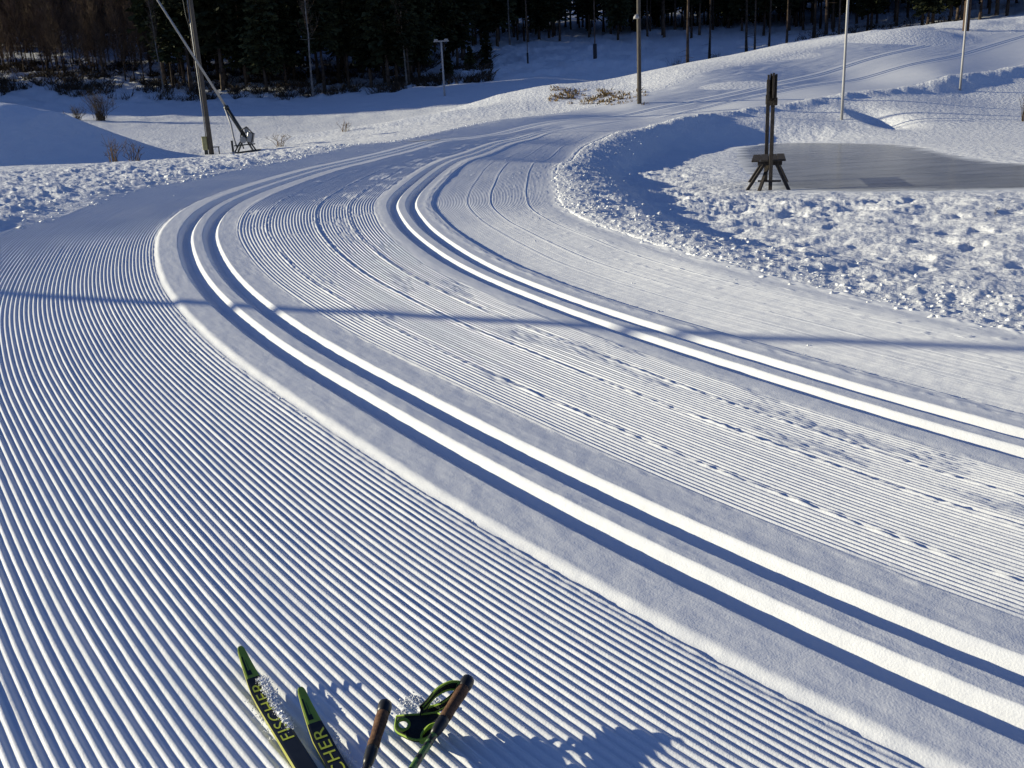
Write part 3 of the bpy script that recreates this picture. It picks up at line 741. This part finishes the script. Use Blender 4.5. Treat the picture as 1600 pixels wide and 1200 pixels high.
# ------------------------------------------------------------------ stand by the pond
def wooden_stand():
    sc = 16.0 / FPX
    g = at(1203.5, 293, 16.0); root = empty('wooden_stand', (g[0], g[1], ZP), R(-16.2),
        'dark weathered plank stand with splayed legs and tall posts beside the frozen pond', 'stand')
    Ht = 1.95; D = 2.1
    MB().box((0, 0, Ht / 2 - .03), (.066, .066, Ht + .06), None, .005).build('post', M_WOOD, root)
    MB().box((-.088, D + .12, Ht / 2 - .03), (.072, .066, Ht + .06), None, .005).build('post', M_WOOD, root)
    b = MB()
    for k in range(4): b.box((-.085 + .042 * k, .35 + .2 * (k % 2), Ht - .20 + .012 * (k % 3)), (.036, 1.9, .40 + .02 * (k % 2)), None, .003)
    b.build('board_panel', M_WOOD, root)
    MB().box((-.02, .02, Ht - .43), (.19, .22, .13), None, .006).box((-.10, -.05, Ht - .39), (.05, .06, .16), None, .004).build('clamp', M_WOOD, root)
    b = MB()
    for k in range(4): b.box((-.245 + .148 * k - .02, D / 2 + .03, .52 + .003 * (k % 2)), (.141, D + .08, .034), None, .004)
    b.build('deck', M_WOOD, root)
    MB().box((-.02, .0 + .08, .47), (.42, .05, .065), None, .004).box((-.02, D - .02, .47), (.42, .05, .065), None, .004).box((-.02, D / 2, .475), (.07, D - .2, .055), None, .004).build('frame', M_WOOD, root)
    for y in (.08, D - .06):
        for s_, x1 in ((-1, -.42), (1, .33)):
            MB().bar((s_ * .10 - .01, y, .47), (x1, y - .06, -.02), .06, .05, .004).build('leg', M_WOOD, root)
    MB().bar((-.03, .30, .47), (-.20, -.25, -.02), .055, .05, .004).build('brace', M_WOOD, root)
    MB().bar((-.22, .06, .17), (.18, .06, .16), .045, .03, .003).build('brace', M_WOOD, root)
    return root
wooden_stand()

# ------------------------------------------------------------------ poles and lamps
def tilt_for(px0, py0, px1, py1): pass
def post(name, px, py, d, hgt, r0_, r1_, matl, label, cat, group=None, seg=12, shaft='shaft'):
    g = ground_at(px, py, d); root = empty(name, g - Vector((0, 0, .05)), 0, label, cat, group)
    pts = [(0, 0, hgt * k / 6) for k in range(7)]; rr = [r0_ + (r1_ - r0_) * k / 6 for k in range(7)]
    MB().tube(pts, rr, seg).build(shaft, matl, root, True)
    return root
def lamp_head(root, hgt, arm=.9, dirx=1):
    MB().tube([(0, 0, hgt - .2), (dirx * arm * .5, 0, hgt + .05), (dirx * arm, 0, hgt + .08)], .03, 8).build('arm', M_STEEL, root, True)
    b = MB().box((dirx * (arm + .3), 0, hgt + .06), (.62, .26, .13), None, .03); b.build('lamp_head', M_PAINT, root)
# thick wooden pole with cabinet
p = post('wooden_pole', 331, 243, 48, 11, .135, .095, M_POLE, 'thick grey wooden pole with a small yellowish cabinet at its foot', 'pole')
MB().box((-.26, -.02, .62), (.26, .22, .66), None, .02).box((-.26, -.02, .97), (.30, .26, .04), None, .01).build('cabinet', M_BOX, p)
MB().bar((-.26, -.02, .0), (-.26, -.02, .30), .16, .12, .004).build('cabinet_leg', M_DKMET, p)
MB().tube([(-.165, -.06, .9), (-.155, -.05, 3), (-.15, -.03, 6), (-.14, 0, 10)], .028, 8).build('cable_pipe', M_STEEL, p, True)
MB().box((.26, 0, .42), (.40, .06, .05), None, .01).bar((.42, 0, 0), (.42, 0, .42), .045).build('bracket', M_DKMET, p)
MB().tube([(-.62, 0, 10.2), (-.4, 0, 8.2), (-.34, 0, 7.0), (-.14, 0, 5.6)], .022, 6).build('cable', M_DKMET, p, True)
# second wooden pole with lamp bracket
p = post('wooden_pole', 999, 163, 46, 9, .115, .085, M_POLE, 'slim grey wooden pole beside the dirt patched snow bank', 'pole')
zl = 4.35
MB().tube([(0, -.06, zl), (-.12, -.2, zl + .05), (-.16, -.26, zl)], .02, 6).tube([(-.16, -.26, zl + .02), (-.16, -.26, zl - .07), (-.16, -.26, zl - .16)], [.05, .13, .15], 12).build('lamp', M_PAINT, p, True)
lamp_head(p, 9.0, .7)
p = post('lamp_post', 1315, 188, 40, 9, .062, .045, M_PAINT, 'thin pale metal lamp post rising beyond the frozen pond', 'lamp post', 'metal lamp posts'); lamp_head(p, 9.0)
p = post('lamp_post', 1500, 141, 48, 9, .062, .045, M_PAINT, 'thin pale metal lamp post farthest right, below the uphill trail', 'lamp post', 'metal lamp posts'); lamp_head(p, 9.0)
# post outside the picture at left: its long shadow crosses the trail
_a = at_plane(0, 459); _b = CAM + (at_plane(1600, 545) - CAM) * .97; _u = (_a - _b)[:2] / np.hypot(*(_a - _b)[:2])
gx, gy = _a[:2] + _u * 14.0
o = empty('lamp_post', (gx, gy, G(gx, gy) - .05), 0, 'pale metal lamp post out of view at left whose shadow crosses the trail', 'lamp post', 'metal lamp posts')
MB().tube([(0, 0, 10 * k / 6) for k in range(7)], [.075 - .003 * k for k in range(7)], 12).build('shaft', M_PAINT, o, True); lamp_head(o, 10, .9, -1)
# T lamp
p = post('floodlight_post', 695, 152, 75, 4.35, .085, .07, M_PAINT, 'short pale post with a crossbar on top in front of the dark forest', 'lamp post')
MB().box((0, 0, 4.36), (1.25, .12, .10), None, .02).build('crossbar', M_PAINT, p)
MB().box((-.42, -.05, 4.46), (.30, .2, .12), None, .02).build('floodlight', M_PAINT, p)
MB().box((.42, -.05, 4.46), (.30, .2, .12), None, .02).build('floodlight', M_PAINT, p)
# padded posts on the far slope
for px, py, d, r_, pr, ph, mt, lab in ((930, 97, 95, .07, .20, 1.5, M_PAD, 'thin dark post with thick padding at its foot on the shaded slope'),
                                       (825, 103, 95, .05, .10, 1.1, M_PAD, 'thinnest dark post with slight padding on the shaded slope near the forest corner'),
                                       (1508, 57, 62, .085, .22, 2.0, M_PADB, 'grey post with brown padded foot at the top of the uphill trail')):
    p = post('padded_post', px, py, d, 9, r_, r_ * .7, M_POLE if mt is M_PADB else M_BARK, lab, 'post', 'padded posts on the slope')
    MB().tube([(0, 0, 0), (0, 0, .05), (0, 0, ph - .05), (0, 0, ph)], [pr * .9, pr, pr, pr * .85], 14).build('padding', mt, p, True)

# ------------------------------------------------------------------ snow lance
def snow_lance():
    g = ground_at(383, 241, 46); sc = 46 / FPX
    root = empty('snow_lance', g, 0, 'long slanted snow making lance on a squat dark machine base', 'snow lance')
    a = Vector((.12, 0, .75)); b = Vector((-3.85, .3, 8.3)); d = (b - a).normalized()
    MB().tube([a, a + d * 1.6], .10, 12).tube([a + d * 1.6, a + d * 1.75], .13, 12).build('mast_sleeve', M_DKMET, root, True)
    MB().tube([a + d * 1.7, b, b + d * 1.2], [.062, .05, .045], 12).build('lance_tube', M_STEEL, root, True)
    MB().tube([b + d * 1.15, b + d * 1.25, b + d * 1.55], [.06, .10, .08], 10).build('nozzle_head', M_STEEL, root, True)
    MB().box((.05, 0, .03), (1.35, .9, .09), Euler((0, R(-5), 0)).to_quaternion(), .01).build('base_plate', M_DKMET, root)
    fr = MB()
    for x, y in ((-.42, -.3), (.52, -.3), (-.42, .3), (.52, .3)): fr.bar((x, y, .05), (.10, y * .4, .85), .07)
    fr.bar((-.42, -.3, .35), (.5, -.3, .4), .06).bar((-.42, .3, .35), (.5, .3, .4), .06).bar((-.5, -.32, .05), (-.5, -.32, .62), .09)
    fr.build('frame', M_DKMET, root)
    MB().box((.42, -.12, .72), (.30, .34, .50), Euler((0, R(14), 0)).to_quaternion(), .03).box((.22, .05, 1.08), (.18, .22, .30), None, .03).build('compressor', M_STEEL, root)
    MB().tube([(-.30, -.25, .25), (-.45, -.1, .8), (-.52, 0, 1.4), a + d * 1.65 + Vector((-.08, -.05, 0))], .045, 8).build('hydraulic_ram', M_PAINT, root, True)
    MB().tube([(.5, -.3, .5), (.62, -.3, .9), (.3, -.25, 1.25), (.0, -.15, 1.1), (-.1, -.15, .6), (.05, -.3, .2)], .035, 8).build('hose', M_PAD, root, True)
    MB().tube([(.1, -.33, .62), (.1, -.43, .62)], .16, 14).build('hand_wheel', M_STEEL, root)
snow_lance()

# ------------------------------------------------------------------ trees
def spruce_crown(h, h0, rmax, seed, dens=1.0):
    rg = np.random.default_rng(seed); V = []; F = []
    z = h0
    while z < h - .2:
        f = (z - h0) / (h - h0); L = rmax * (1 - f) ** .75 * (.45 + .55 * min(1, f / .12 + .35)) + .12
        nb = int((6 + 3 * (1 - f)) * dens)
        for b in range(nb):
            az = rg.uniform(0, 2 * np.pi); l = L * rg.uniform(.55, 1.12)
            dx, dy = np.cos(az), np.sin(az); droop = rg.uniform(.15, .42) * (1 - .6 * f)
            ns = max(3, int(l / .30))
            for k in range(ns):
                q = (k + .6) / ns; rr = l * q; zz = z - droop * rr + .10 * rr * q + rg.normal(0, .05)
                w_ = (.16 + .24 * np.sin(np.pi * min(1, q * .9 + .08))) * rg.uniform(.7, 1.3); ln = .26 * rg.uniform(.8, 1.4)
                tw = rg.normal(0, .5); sx, sy = -dy * np.cos(tw), dx * np.cos(tw); sz = np.sin(tw)
                c = np.array([dx * rr, dy * rr, zz]); ax = np.array([dx, dy, -droop + rg.normal(0, .25)]) * ln; s_ = np.array([sx, sy, sz]) * w_
                b0 = len(V); V += [c - ax - s_ * .4, c - ax * .2 - s_, c + ax, c - ax * .2 + s_, c - ax + s_ * .4]
                F.append((b0, b0 + 1, b0 + 2, b0 + 3, b0 + 4))
                if rg.random() < .5:      # hanging spray
                    b0 = len(V); V += [c - ax * .7, c + ax * .7, c + ax * .4 - np.array([0, 0, .28]), c - ax * .5 - np.array([0, 0, .22])]; F.append((b0, b0 + 1, b0 + 2, b0 + 3))
        z += rg.uniform(.26, .42)
    return MB().add(V, F).mesh('crown')
def pine_crown(h, h0, rmax, seed):
    rg = np.random.default_rng(seed); mb = MB(); V = []; F = []
    for b in range(24):
        z = h0 + (h - h0) * rg.random(); f = (z - h0) / (h - h0); az = rg.uniform(0, 6.28); l = rmax * (1 - .6 * f) * rg.uniform(.4, 1)
        e = np.array([np.cos(az) * l, np.sin(az) * l, z + l * rg.uniform(-.1, .35)])
        mb.tube([(0, 0, z), tuple(e * np.array([.5, .5, 1]) - np.array([0, 0, .1])), tuple(e)], [.05, .03, .012], 4)
        for k in range(60):
            c = e + rg.normal(0, 1, 3) * np.array([.5, .5, .26]); a1_ = rg.normal(0, 1, 3); a1_ /= np.linalg.norm(a1_); a2_ = rg.normal(0, 1, 3); a2_ -= a1_ * (a1_ @ a2_); a2_ /= np.linalg.norm(a2_)
            b0 = len(V); s_ = .17 * rg.uniform(.7, 1.4); V += [c - a1_ * s_, c - a2_ * s_ * .5, c + a1_ * s_, c + a2_ * s_ * .5]; F.append((b0, b0 + 1, b0 + 2, b0 + 3))
    mb.add(V, F); return mb.mesh('crown')
def twig_crown(h, h0, rmax, seed, n=60):
    rg = np.random.default_rng(seed); mb = MB()
    for b in range(n):
        z = h0 + (h - h0) * rg.random() ** .8; f = (z - h0) / (h - h0); az = rg.uniform(0, 6.28); l = (rmax * (1 - .75 * f) + .3) * rg.uniform(.5, 1.1)
        e = np.array([np.cos(az) * l * .7, np.sin(az) * l * .7, z + l * rg.uniform(.5, 1.2)]); mdl = np.array([e[0] * .6, e[1] * .6, z + (e[2] - z) * .4])
        mb.tube([(0, 0, z), tuple(mdl), tuple(e)], [.022, .014, .006], 3, False)
        for k in range(5):
            q = rg.uniform(.3, 1); p = np.array([0, 0, z]) * (1 - q) + e * q; az2 = rg.uniform(0, 6.28); l2 = l * rg.uniform(.2, .5)
            mb.tube([tuple(p), tuple(p + np.array([np.cos(az2) * l2 * .6, np.sin(az2) * l2 * .6, l2]))], [.011, .004], 3, False)
    return mb.mesh('crown')
def trunk_mesh(h, r, seed, stubs=0):
    rg = np.random.default_rng(seed); mb = MB(); pts = []; n = 8; lx, ly = rg.normal(0, .012, 2)
    for k in range(n): z = h * k / (n - 1); pts.append((lx * z + .03 * rg.normal() * (k > 0), ly * z + .03 * rg.normal() * (k > 0), z - .25 * (k == 0)))
    mb.tube(pts, [r * (1.35 if k == 0 else 1 - .85 * k / (n - 1)) for k in range(n)], 8)
    for _ in range(stubs):
        z = rg.uniform(.8, min(5.5, h * .5)); az = rg.uniform(0, 6.28); l = rg.uniform(.4, 1.3)
        mb.tube([(0, 0, z), (np.cos(az) * l, np.sin(az) * l, z + rg.uniform(-.35, .1))], [.022, .006], 3, False)
    return mb.mesh('trunk')
KINDS = {}
def kind(nm, variants): KINDS[nm] = variants
kind('spruce', [(trunk_mesh(h, .16, 400 + i, 22), spruce_crown(h, h0, rm, 500 + i), M_BARK, M_NEED) for i, (h, h0, rm) in enumerate(((19, 3.6, 2.5), (21, 2.6, 2.8), (17, 4.6, 2.2), (20, 4.2, 2.9), (16, 2.2, 2.4)))])
kind('pine', [(trunk_mesh(h, .15, 420 + i, 10), pine_crown(h, h * .50, 2.4, 520 + i), M_BARK, M_NEED) for i, h in enumerate((17, 19, 16))])
kind('pale', [(trunk_mesh(h, .11, 440 + i, 8), twig_crown(h, h * .38, 1.9, 540 + i, 70), M_PBARK, M_TWIG) for i, h in enumerate((15, 13))])
kind('birch', [(trunk_mesh(h, .065, 460 + i, 4), twig_crown(h, 1.0, 1.7, 560 + i, 130), M_BARK, M_TWIG) for i, h in enumerate((7.5, 9, 6.2))])
kind('young', [(trunk_mesh(h, .06, 480 + i, 0), spruce_crown(h, .3, rm, 580 + i, 1.0), M_BARK, M_NEED) for i, (h, rm) in enumerate(((3.2, 1.1), (4.6, 1.4)))])
for vs_ in KINDS.values():
    for tm, cm, bm_, nm_ in vs_:
        tm.materials.append(bm_); cm.materials.append(nm_)
def plant(knd, x, y, name, label, cat, group=None, sc=1.0, z=None, var=None):
    tm, cm, _, _ = random.choice(KINDS[knd]) if var is None else KINDS[knd][var]
    o = empty(name, (x, y, (G(x, y) if z is None else z)), random.uniform(0, 6.28), label, cat, group); o.scale = (sc, sc, sc * random.uniform(.92, 1.1))
    link('trunk', tm, None, o); link('crown', cm, None, o); return o
L_SPR = ('dark spruce among the close ranks of the forest behind the trail', 'tree', 'dark spruces of the forest')
L_PIN = ('dark pine with bare lower trunk in the forest behind the trail', 'tree', 'dark pines of the forest')
L_BIR = ('bare brown sapling in the thicket at the left edge of the forest', 'tree', 'bare saplings at the forest edge')
def inv_px(x, y, z):
    q = np.array([x, y, z]) - CAM; dz = q @ fwd; return 800 + FPX * (q @ right) / dz, 600 - FPX * (q @ up) / dz, dz
# candidate positions in the forest, thinned so that stems keep apart
cand = []
placed = []
def ok_sp(x, y, dmin):
    for a, b in placed:
        if (a - x) ** 2 + (b - y) ** 2 < dmin * dmin: return False
    placed.append((x, y)); return True
tries = 0
rg = random.Random(5)
spots = []
while len(spots) < 470 and tries < 60000:
    tries += 1
    d = 88 + 78 * rg.random() ** 1.5; px = rg.uniform(-230, 1830)
    x = ray(px, 100)[0] * d; y = ray(px, 100)[1] * d
    if px < 230: dm = 97
    elif px < 660: dm = 90
    elif px < 780: dm = 90 + (px - 660) * .25
    elif px < 1270: dm = 128
    elif px < 1420: dm = 118
    else: dm = 108
    if d < dm or (px < 235 and d < 119 and rg.random() < .75): continue
    if ok_sp(x, y, 2.0 if px < 780 else 2.4): spots.append((x, y, px, d))
zs = field(np.array([s_[0] for s_ in spots]), np.array([s_[1] for s_ in spots]))
for (x, y, px, d), z in zip(spots, zs):
    if px < 250 and d < 126 and rg.random() < .8: plant('birch', x, y, 'bare_sapling', *L_BIR, sc=rg.uniform(.8, 1.25), z=z)
    elif px < 780 and rg.random() < .85 or px >= 780 and rg.random() < .6: plant('spruce', x, y, 'spruce_tree', *L_SPR, sc=rg.uniform(.8, 1.15), z=z)
    else: plant('pine', x, y, 'pine_tree', *L_PIN, sc=rg.uniform(.85, 1.15), z=z)
zz_ = 0
while zz_ < 60:
    d = rg.uniform(97, 119); px = rg.uniform(-60, 255); q = ray(px, 100) * d
    if ok_sp(q[0], q[1], 1.3): plant('birch', q[0], q[1], 'bare_sapling', *L_BIR, sc=rg.uniform(.75, 1.3)); zz_ += 1
# trees one can pick out
for px, py, d, knd, sc, lab in ((490, 156, 88, 'pale', 1.0, 'pale bare trunk at the near forest edge, right of the snow lance'),
                                (637, 148, 91, 'pale', .9, 'pale thin trunk at the forest edge just left of the crossbar post'),
                                (257, 150, 90, 'pale', .8, 'leaning thin trunk in front of the forest, left of the thick pole'),
                                (797, 78, 122, 'pale', 1.0, 'pale trunk at the corner where the forest opens to the valley')):
    q = ground_at(px, py, d); plant(knd, q.x, q.y, 'bare_tree', lab, 'tree', sc=sc)
for i, (px, py, d, r_, lab) in enumerate((
        (1074, 112, 82, 1.0, 'dark tree with twiggy lower trunk, leftmost of the loose row on the shaded slope'),
        (1108, 100, 98, .9, 'thin straight dark trunk second in the loose row on the shaded slope'),
        (1166, 97, 100, 1.0, 'dark trunk third in the loose row on the shaded slope, shrub at its foot'),
        (1179, 88, 104, .8, 'slender dark trunk close behind the third one of the loose row'),
        (1201, 86, 104, .9, 'dark trunk in the middle of the loose row on the shaded slope'),
        (1229, 69, 112, .9, 'dark trunk where the lit snow line ends, right part of the loose row'),
        (1272, 52, 116, 1.2, 'thick dark trunk at the left end of the brushy bank'),
        (1291, 50, 117, 1.3, 'thickest dark trunk on the brushy bank above the uphill trail'),
        (1311, 52, 114, .9, 'dark trunk on the brushy bank left of the first lamp post'),
        (1355, 46, 118, .9, 'dark trunk on the brushy bank right of the first lamp post'),
        (1441, 36, 112, 1.0, 'lone dark trunk on the right hill, left one of two'),
        (1484, 33, 112, 1.0, 'lone dark trunk on the right hill, right one of two'),
        (1557, 27, 112, 1.3, 'thick dark trunk near the right end of the hill crest'))):
    q = ground_at(px, py, d); plant('pine', q.x, q.y, 'pine_tree', lab, 'tree', 'loose trees on the right slope', sc=r_, var=i % 3)
# forest out of view at left: it throws the shade over the flats
# trees farther back, read as one dark mass
def far_forest():
    rg2 = np.random.default_rng(77); V = []; Q = []
    b = 0
    xs = []; 
    for _ in range(260):
        d = rg2.uniform(165, 240); px = rg2.uniform(-400, 2000); xs.append((ray(px, 60)[0] * d, ray(px, 60)[1] * d))
    for _ in range(170):
        d = rg2.uniform(142, 178); px = rg2.uniform(740, 1650); xs.append((ray(px, 60)[0] * d, ray(px, 60)[1] * d))
    for _ in range(170):
        fx_ = rg2.uniform(-125, -56); xs.append((fx_, rg2.uniform(83 + max(0, -58 - fx_) * .24, 101 + max(0, -58 - fx_) * .22)))
    xs = np.array(xs); zz = field(xs[:, 0], xs[:, 1])
    tm = []; 
    for cm in [k[1] for k in KINDS['spruce'][:3]]:
        n = len(cm.vertices); co = np.empty(n * 3, np.float32); cm.vertices.foreach_get('co', co); tm.append((co.reshape(-1, 3), [tuple(p.vertices) for p in cm.polygons]))
    mb = MB(); mbv = []; mbf = []; base = 0
    for (x, y), z in zip(xs, zz):
        co, fs = tm[rg2.integers(0, 3)]; s_ = rg2.uniform(.85, 1.15)
        sub = [f for f in fs if rg2.random() < .45]; a = rg2.uniform(0, 6.28); ca, sa = np.cos(a), np.sin(a)
        P = co * s_; P = np.stack([P[:, 0] * ca - P[:, 1] * sa, P[:, 0] * sa + P[:, 1] * ca, P[:, 2]], 1) * np.array([1.25, 1.25, 1]) + np.array([x, y, z])
        use = sorted(set(i for f in sub for i in f)); mp = {i: k + base for k, i in enumerate(use)}
        mbv.append(P[use]); mbf += [tuple(mp[i] for i in f) for f in sub]; base += len(use)
        t = MB().tube([(x, y, z - .3), (x, y, z + 16 * s_)], [.17, .03], 5); mbv.append(np.array(t.v)); mbf += [tuple(base + i for i in f) for f in t.f]; base += len(t.v)
    me = bpy.data.meshes.new('far_forest'); me.from_pydata(np.concatenate(mbv).tolist(), [], mbf); me.update()
    return tag(link('far_forest', me, M_NEED), 'dark mass of forest far up the hillside', 'forest', kind='stuff')
far_forest()

# ------------------------------------------------------------------ brush, grass, shrubs
def blades(spots, hmin, hmax, wid, seed, lean=.5, per=5):
    rg2 = np.random.default_rng(seed); V = []; F = []
    P = np.array(spots); zz = field(P[:, 0], P[:, 1])
    for (x, y), z in zip(P, zz):
        for _ in range(per):
            a = rg2.uniform(0, 6.28); h = rg2.uniform(hmin, hmax); lx, ly = rg2.normal(0, lean * h, 2); ox, oy = rg2.normal(0, .07, 2)
            w_ = wid * rg2.uniform(.6, 1.4); c, s_ = np.cos(a) * w_, np.sin(a) * w_; b = len(V)
            V += [(x + ox - c, y + oy - s_, z - .03), (x + ox + c, y + oy + s_, z - .03), (x + ox + lx * .5 + c * .7, y + oy + ly * .5 + s_ * .7, z + h * .65), (x + ox + lx + c * .2, y + oy + ly, z + h), (x + ox + lx * .5 - c * .7, y + oy + ly * .5 - s_ * .7, z + h * .65)]
            F.append((b, b + 1, b + 2, b + 3, b + 4))
    return MB().add(V, F)
def scatter_px(n, box, dr, seed, noise=None):
    rg2 = random.Random(seed); o = []
    while len(o) < n:
        px = rg2.uniform(box[0], box[1]); d = rg2.uniform(*dr); q = ray(px, 140) * d; x, y = q[0], q[1]
        if noise is not None and float(fbm(np.array([x * noise]), np.array([y * noise]), 2, seed)[0]) < .05: continue
        o.append((x, y))
    return o
tag(blades(scatter_px(5200, (0, 770), (86, 116), 61, .25), .2, .9, .020, 62, .7, 6).build('undergrowth', M_BRUSH), 'dark brush and dead stems on the forest floor', 'undergrowth', kind='stuff')
tag(blades(scatter_px(500, (1240, 1500), (107, 124), 63, .3), .2, .7, .02, 64, .6, 5).build('undergrowth', M_BRUSH), 'dark brush along the bank under the right hand trees', 'undergrowth', kind='stuff')
sp = []
rg3 = random.Random(65)
while len(sp) < 210:
    px = rg3.uniform(858, 1012); py = rg3.uniform(141, 164); q = hit(px, py, 20, 90)
    if fbm(np.array([q[0] * .8]), np.array([q[1] * .8]), 2, 66)[0] > -.12: sp.append((q[0], q[1]))
tag(blades(sp, .05, .20, .028, 67, .8, 5).build('dry_grass', M_GRASS), 'brown dry grass poking through the snow bank by the slim pole', 'grass', kind='stuff')
def shrub(px, py, d, h, w_, n, label, matl, seed, rs=1.0):
    g = ground_at(px, py, d); rg2 = np.random.default_rng(seed); root = empty('bare_shrub', g, 0, label, 'shrub')
    mb = MB()
    for k in range(n):
        a = rg2.uniform(0, 6.28); b = rg2.normal(0, .15 * w_, 2); l = h * rg2.uniform(.5, 1.1); e = (b[0] + np.cos(a) * w_ * rg2.random(), b[1] + np.sin(a) * w_ * .6 * rg2.random(), l)
        mdl = (b[0] + (e[0] - b[0]) * .35, b[1] + (e[1] - b[1]) * .35, l * .55); mb.tube([(b[0], b[1], -.05), mdl, e], [.016 * rs, .011 * rs, .005 * rs], 3, False)
        for q in range(3):
            f = rg2.uniform(.4, .9); p_ = np.array(mdl) * (1 - f) + np.array(e) * f; mb.tube([tuple(p_), tuple(p_ + rg2.normal(0, .16, 3) * h + np.array([0, 0, .2 * h]))], [.008 * rs, .004 * rs], 3, False)
    mb.build('twigs', matl, root); return root
shrub(158, 190, 67, 1.7, 1.3, 90, 'dense dark bush on the shaded flat behind the snow heap', M_BRUSH, 71)
shrub(122, 192, 67, .9, .8, 40, 'low dark bush left of the dense one behind the snow heap', M_BRUSH, 72)
shrub(178, 256, 29, .75, .55, 16, 'thin dry stalks in front of the snow heap, left clump', M_TWIG, 73)
shrub(212, 257, 29.5, .65, .5, 12, 'thin dry stalks in front of the snow heap, right clump', M_TWIG, 74)
shrub(437, 234, 48, .6, .8, 14, 'sparse dry stalks right of the snow lance', M_TWIG, 75)
shrub(540, 218, 51, .55, .9, 12, 'sparse dry stalks on the snow midway between the lance and the crossbar post', M_TWIG, 76)
shrub(1060, 118, 80, 1.1, 1.4, 40, 'low twiggy shrub under the leftmost loose tree', M_BRUSH, 77)
shrub(1118, 96, 98, .9, .9, 30, 'small dark shrub between two trunks on the shaded slope', M_BRUSH, 78)
shrub(1556, 335, 11, .13, .12, 2, 'tiny dry twig sticking out of the rough snow right of the stand', M_BRUSH, 79, .25)
shrub(1599, 182, 38, .9, .25, 7, 'short dark twiggy stump at the right edge of the snow field', M_BRUSH, 80)
for i, (px, py, d) in enumerate(((735, 108, 97), (760, 98, 101), (700, 118, 95))):
    q = ground_at(px, py, d); plant('young', q.x, q.y, 'young_spruce', ('bushy young spruce at the forest corner, middle one', 'bushy young spruce outermost at the forest corner', 'bushy young spruce nearest the crossbar post')[i], 'tree', 'young spruces', sc=.8, var=i % 2)

# lumps of broken snow along the trail edges
def chunks():
    rg2 = np.random.default_rng(91); S = []; 
    pts = []; rad = []
    for k in range(3400):
        i = int(rg2.uniform(0, 1) ** 1.2 * (len(A1) * .55)) + 40; off = abs(rg2.normal(0, .5)) - .05
        p = A1[i] + NA[i] * (T_ER[i] + off); pts.append(p); rad.append(.006 + .018 * rg2.random() ** 3)
    for k in range(1800):
        i = int(rg2.uniform(.1, 1) * (len(A1) * .62)); off = abs(rg2.normal(0, .5)); p = A1[i] + NA[i] * (T_LE[i] - off); pts.append(p); rad.append(.008 + .03 * rg2.random() ** 3)
    for k in range(450):
        i = int(rg2.uniform(.03, .55) * len(A1)); off = rg2.uniform(-3.8, T_ER[i]); p = A1[i] + NA[i] * off; pts.append(p); rad.append(.0025 + .007 * rg2.random() ** 3)
    for k in range(2600):
        i = int(rg2.uniform(.0, 1) ** 1.4 * .5 * len(A1)); off = (PLE - .005, PRE, T_2A[i] - .15, T_2A[i] + .57)[int(rg2.integers(0, 4))] + rg2.normal(0, .022)
        pts.append(A1[i] + NA[i] * off); rad.append(.0018 + .006 * rg2.random() ** 3)
    pts = np.array(pts); z = np.maximum(field(pts[:, 0], pts[:, 1]), H0(pts[:, 0], pts[:, 1]))
    ico = bmesh.new(); bmesh.ops.create_icosphere(ico, subdivisions=1, radius=1); ico.verts.index_update()
    IV = np.array([v.co[:] for v in ico.verts]); IF = np.array([[v.index for v in f.verts] for f in ico.faces]); ico.free()
    n = len(pts); V = IV[None] * (1 + .28 * rg2.normal(0, 1, (n, len(IV), 1))) * np.array(rad)[:, None, None] * np.array([1.2, 1, .7]) * rg2.uniform(.7, 1.3, (n, 1, 3))
    V += np.concatenate([pts, z[:, None]], 1)[:, None]
    Q = (IF[None] + (np.arange(n) * len(IV))[:, None, None]).reshape(-1, 3)
    me = np_mesh('snow_chunks', V.reshape(-1, 3), Q)
    return tag(link('snow_chunks', me, M_SNOW2, None, False), 'small broken lumps of snow along both edges of the trail', 'snow', kind='stuff')
chunks()
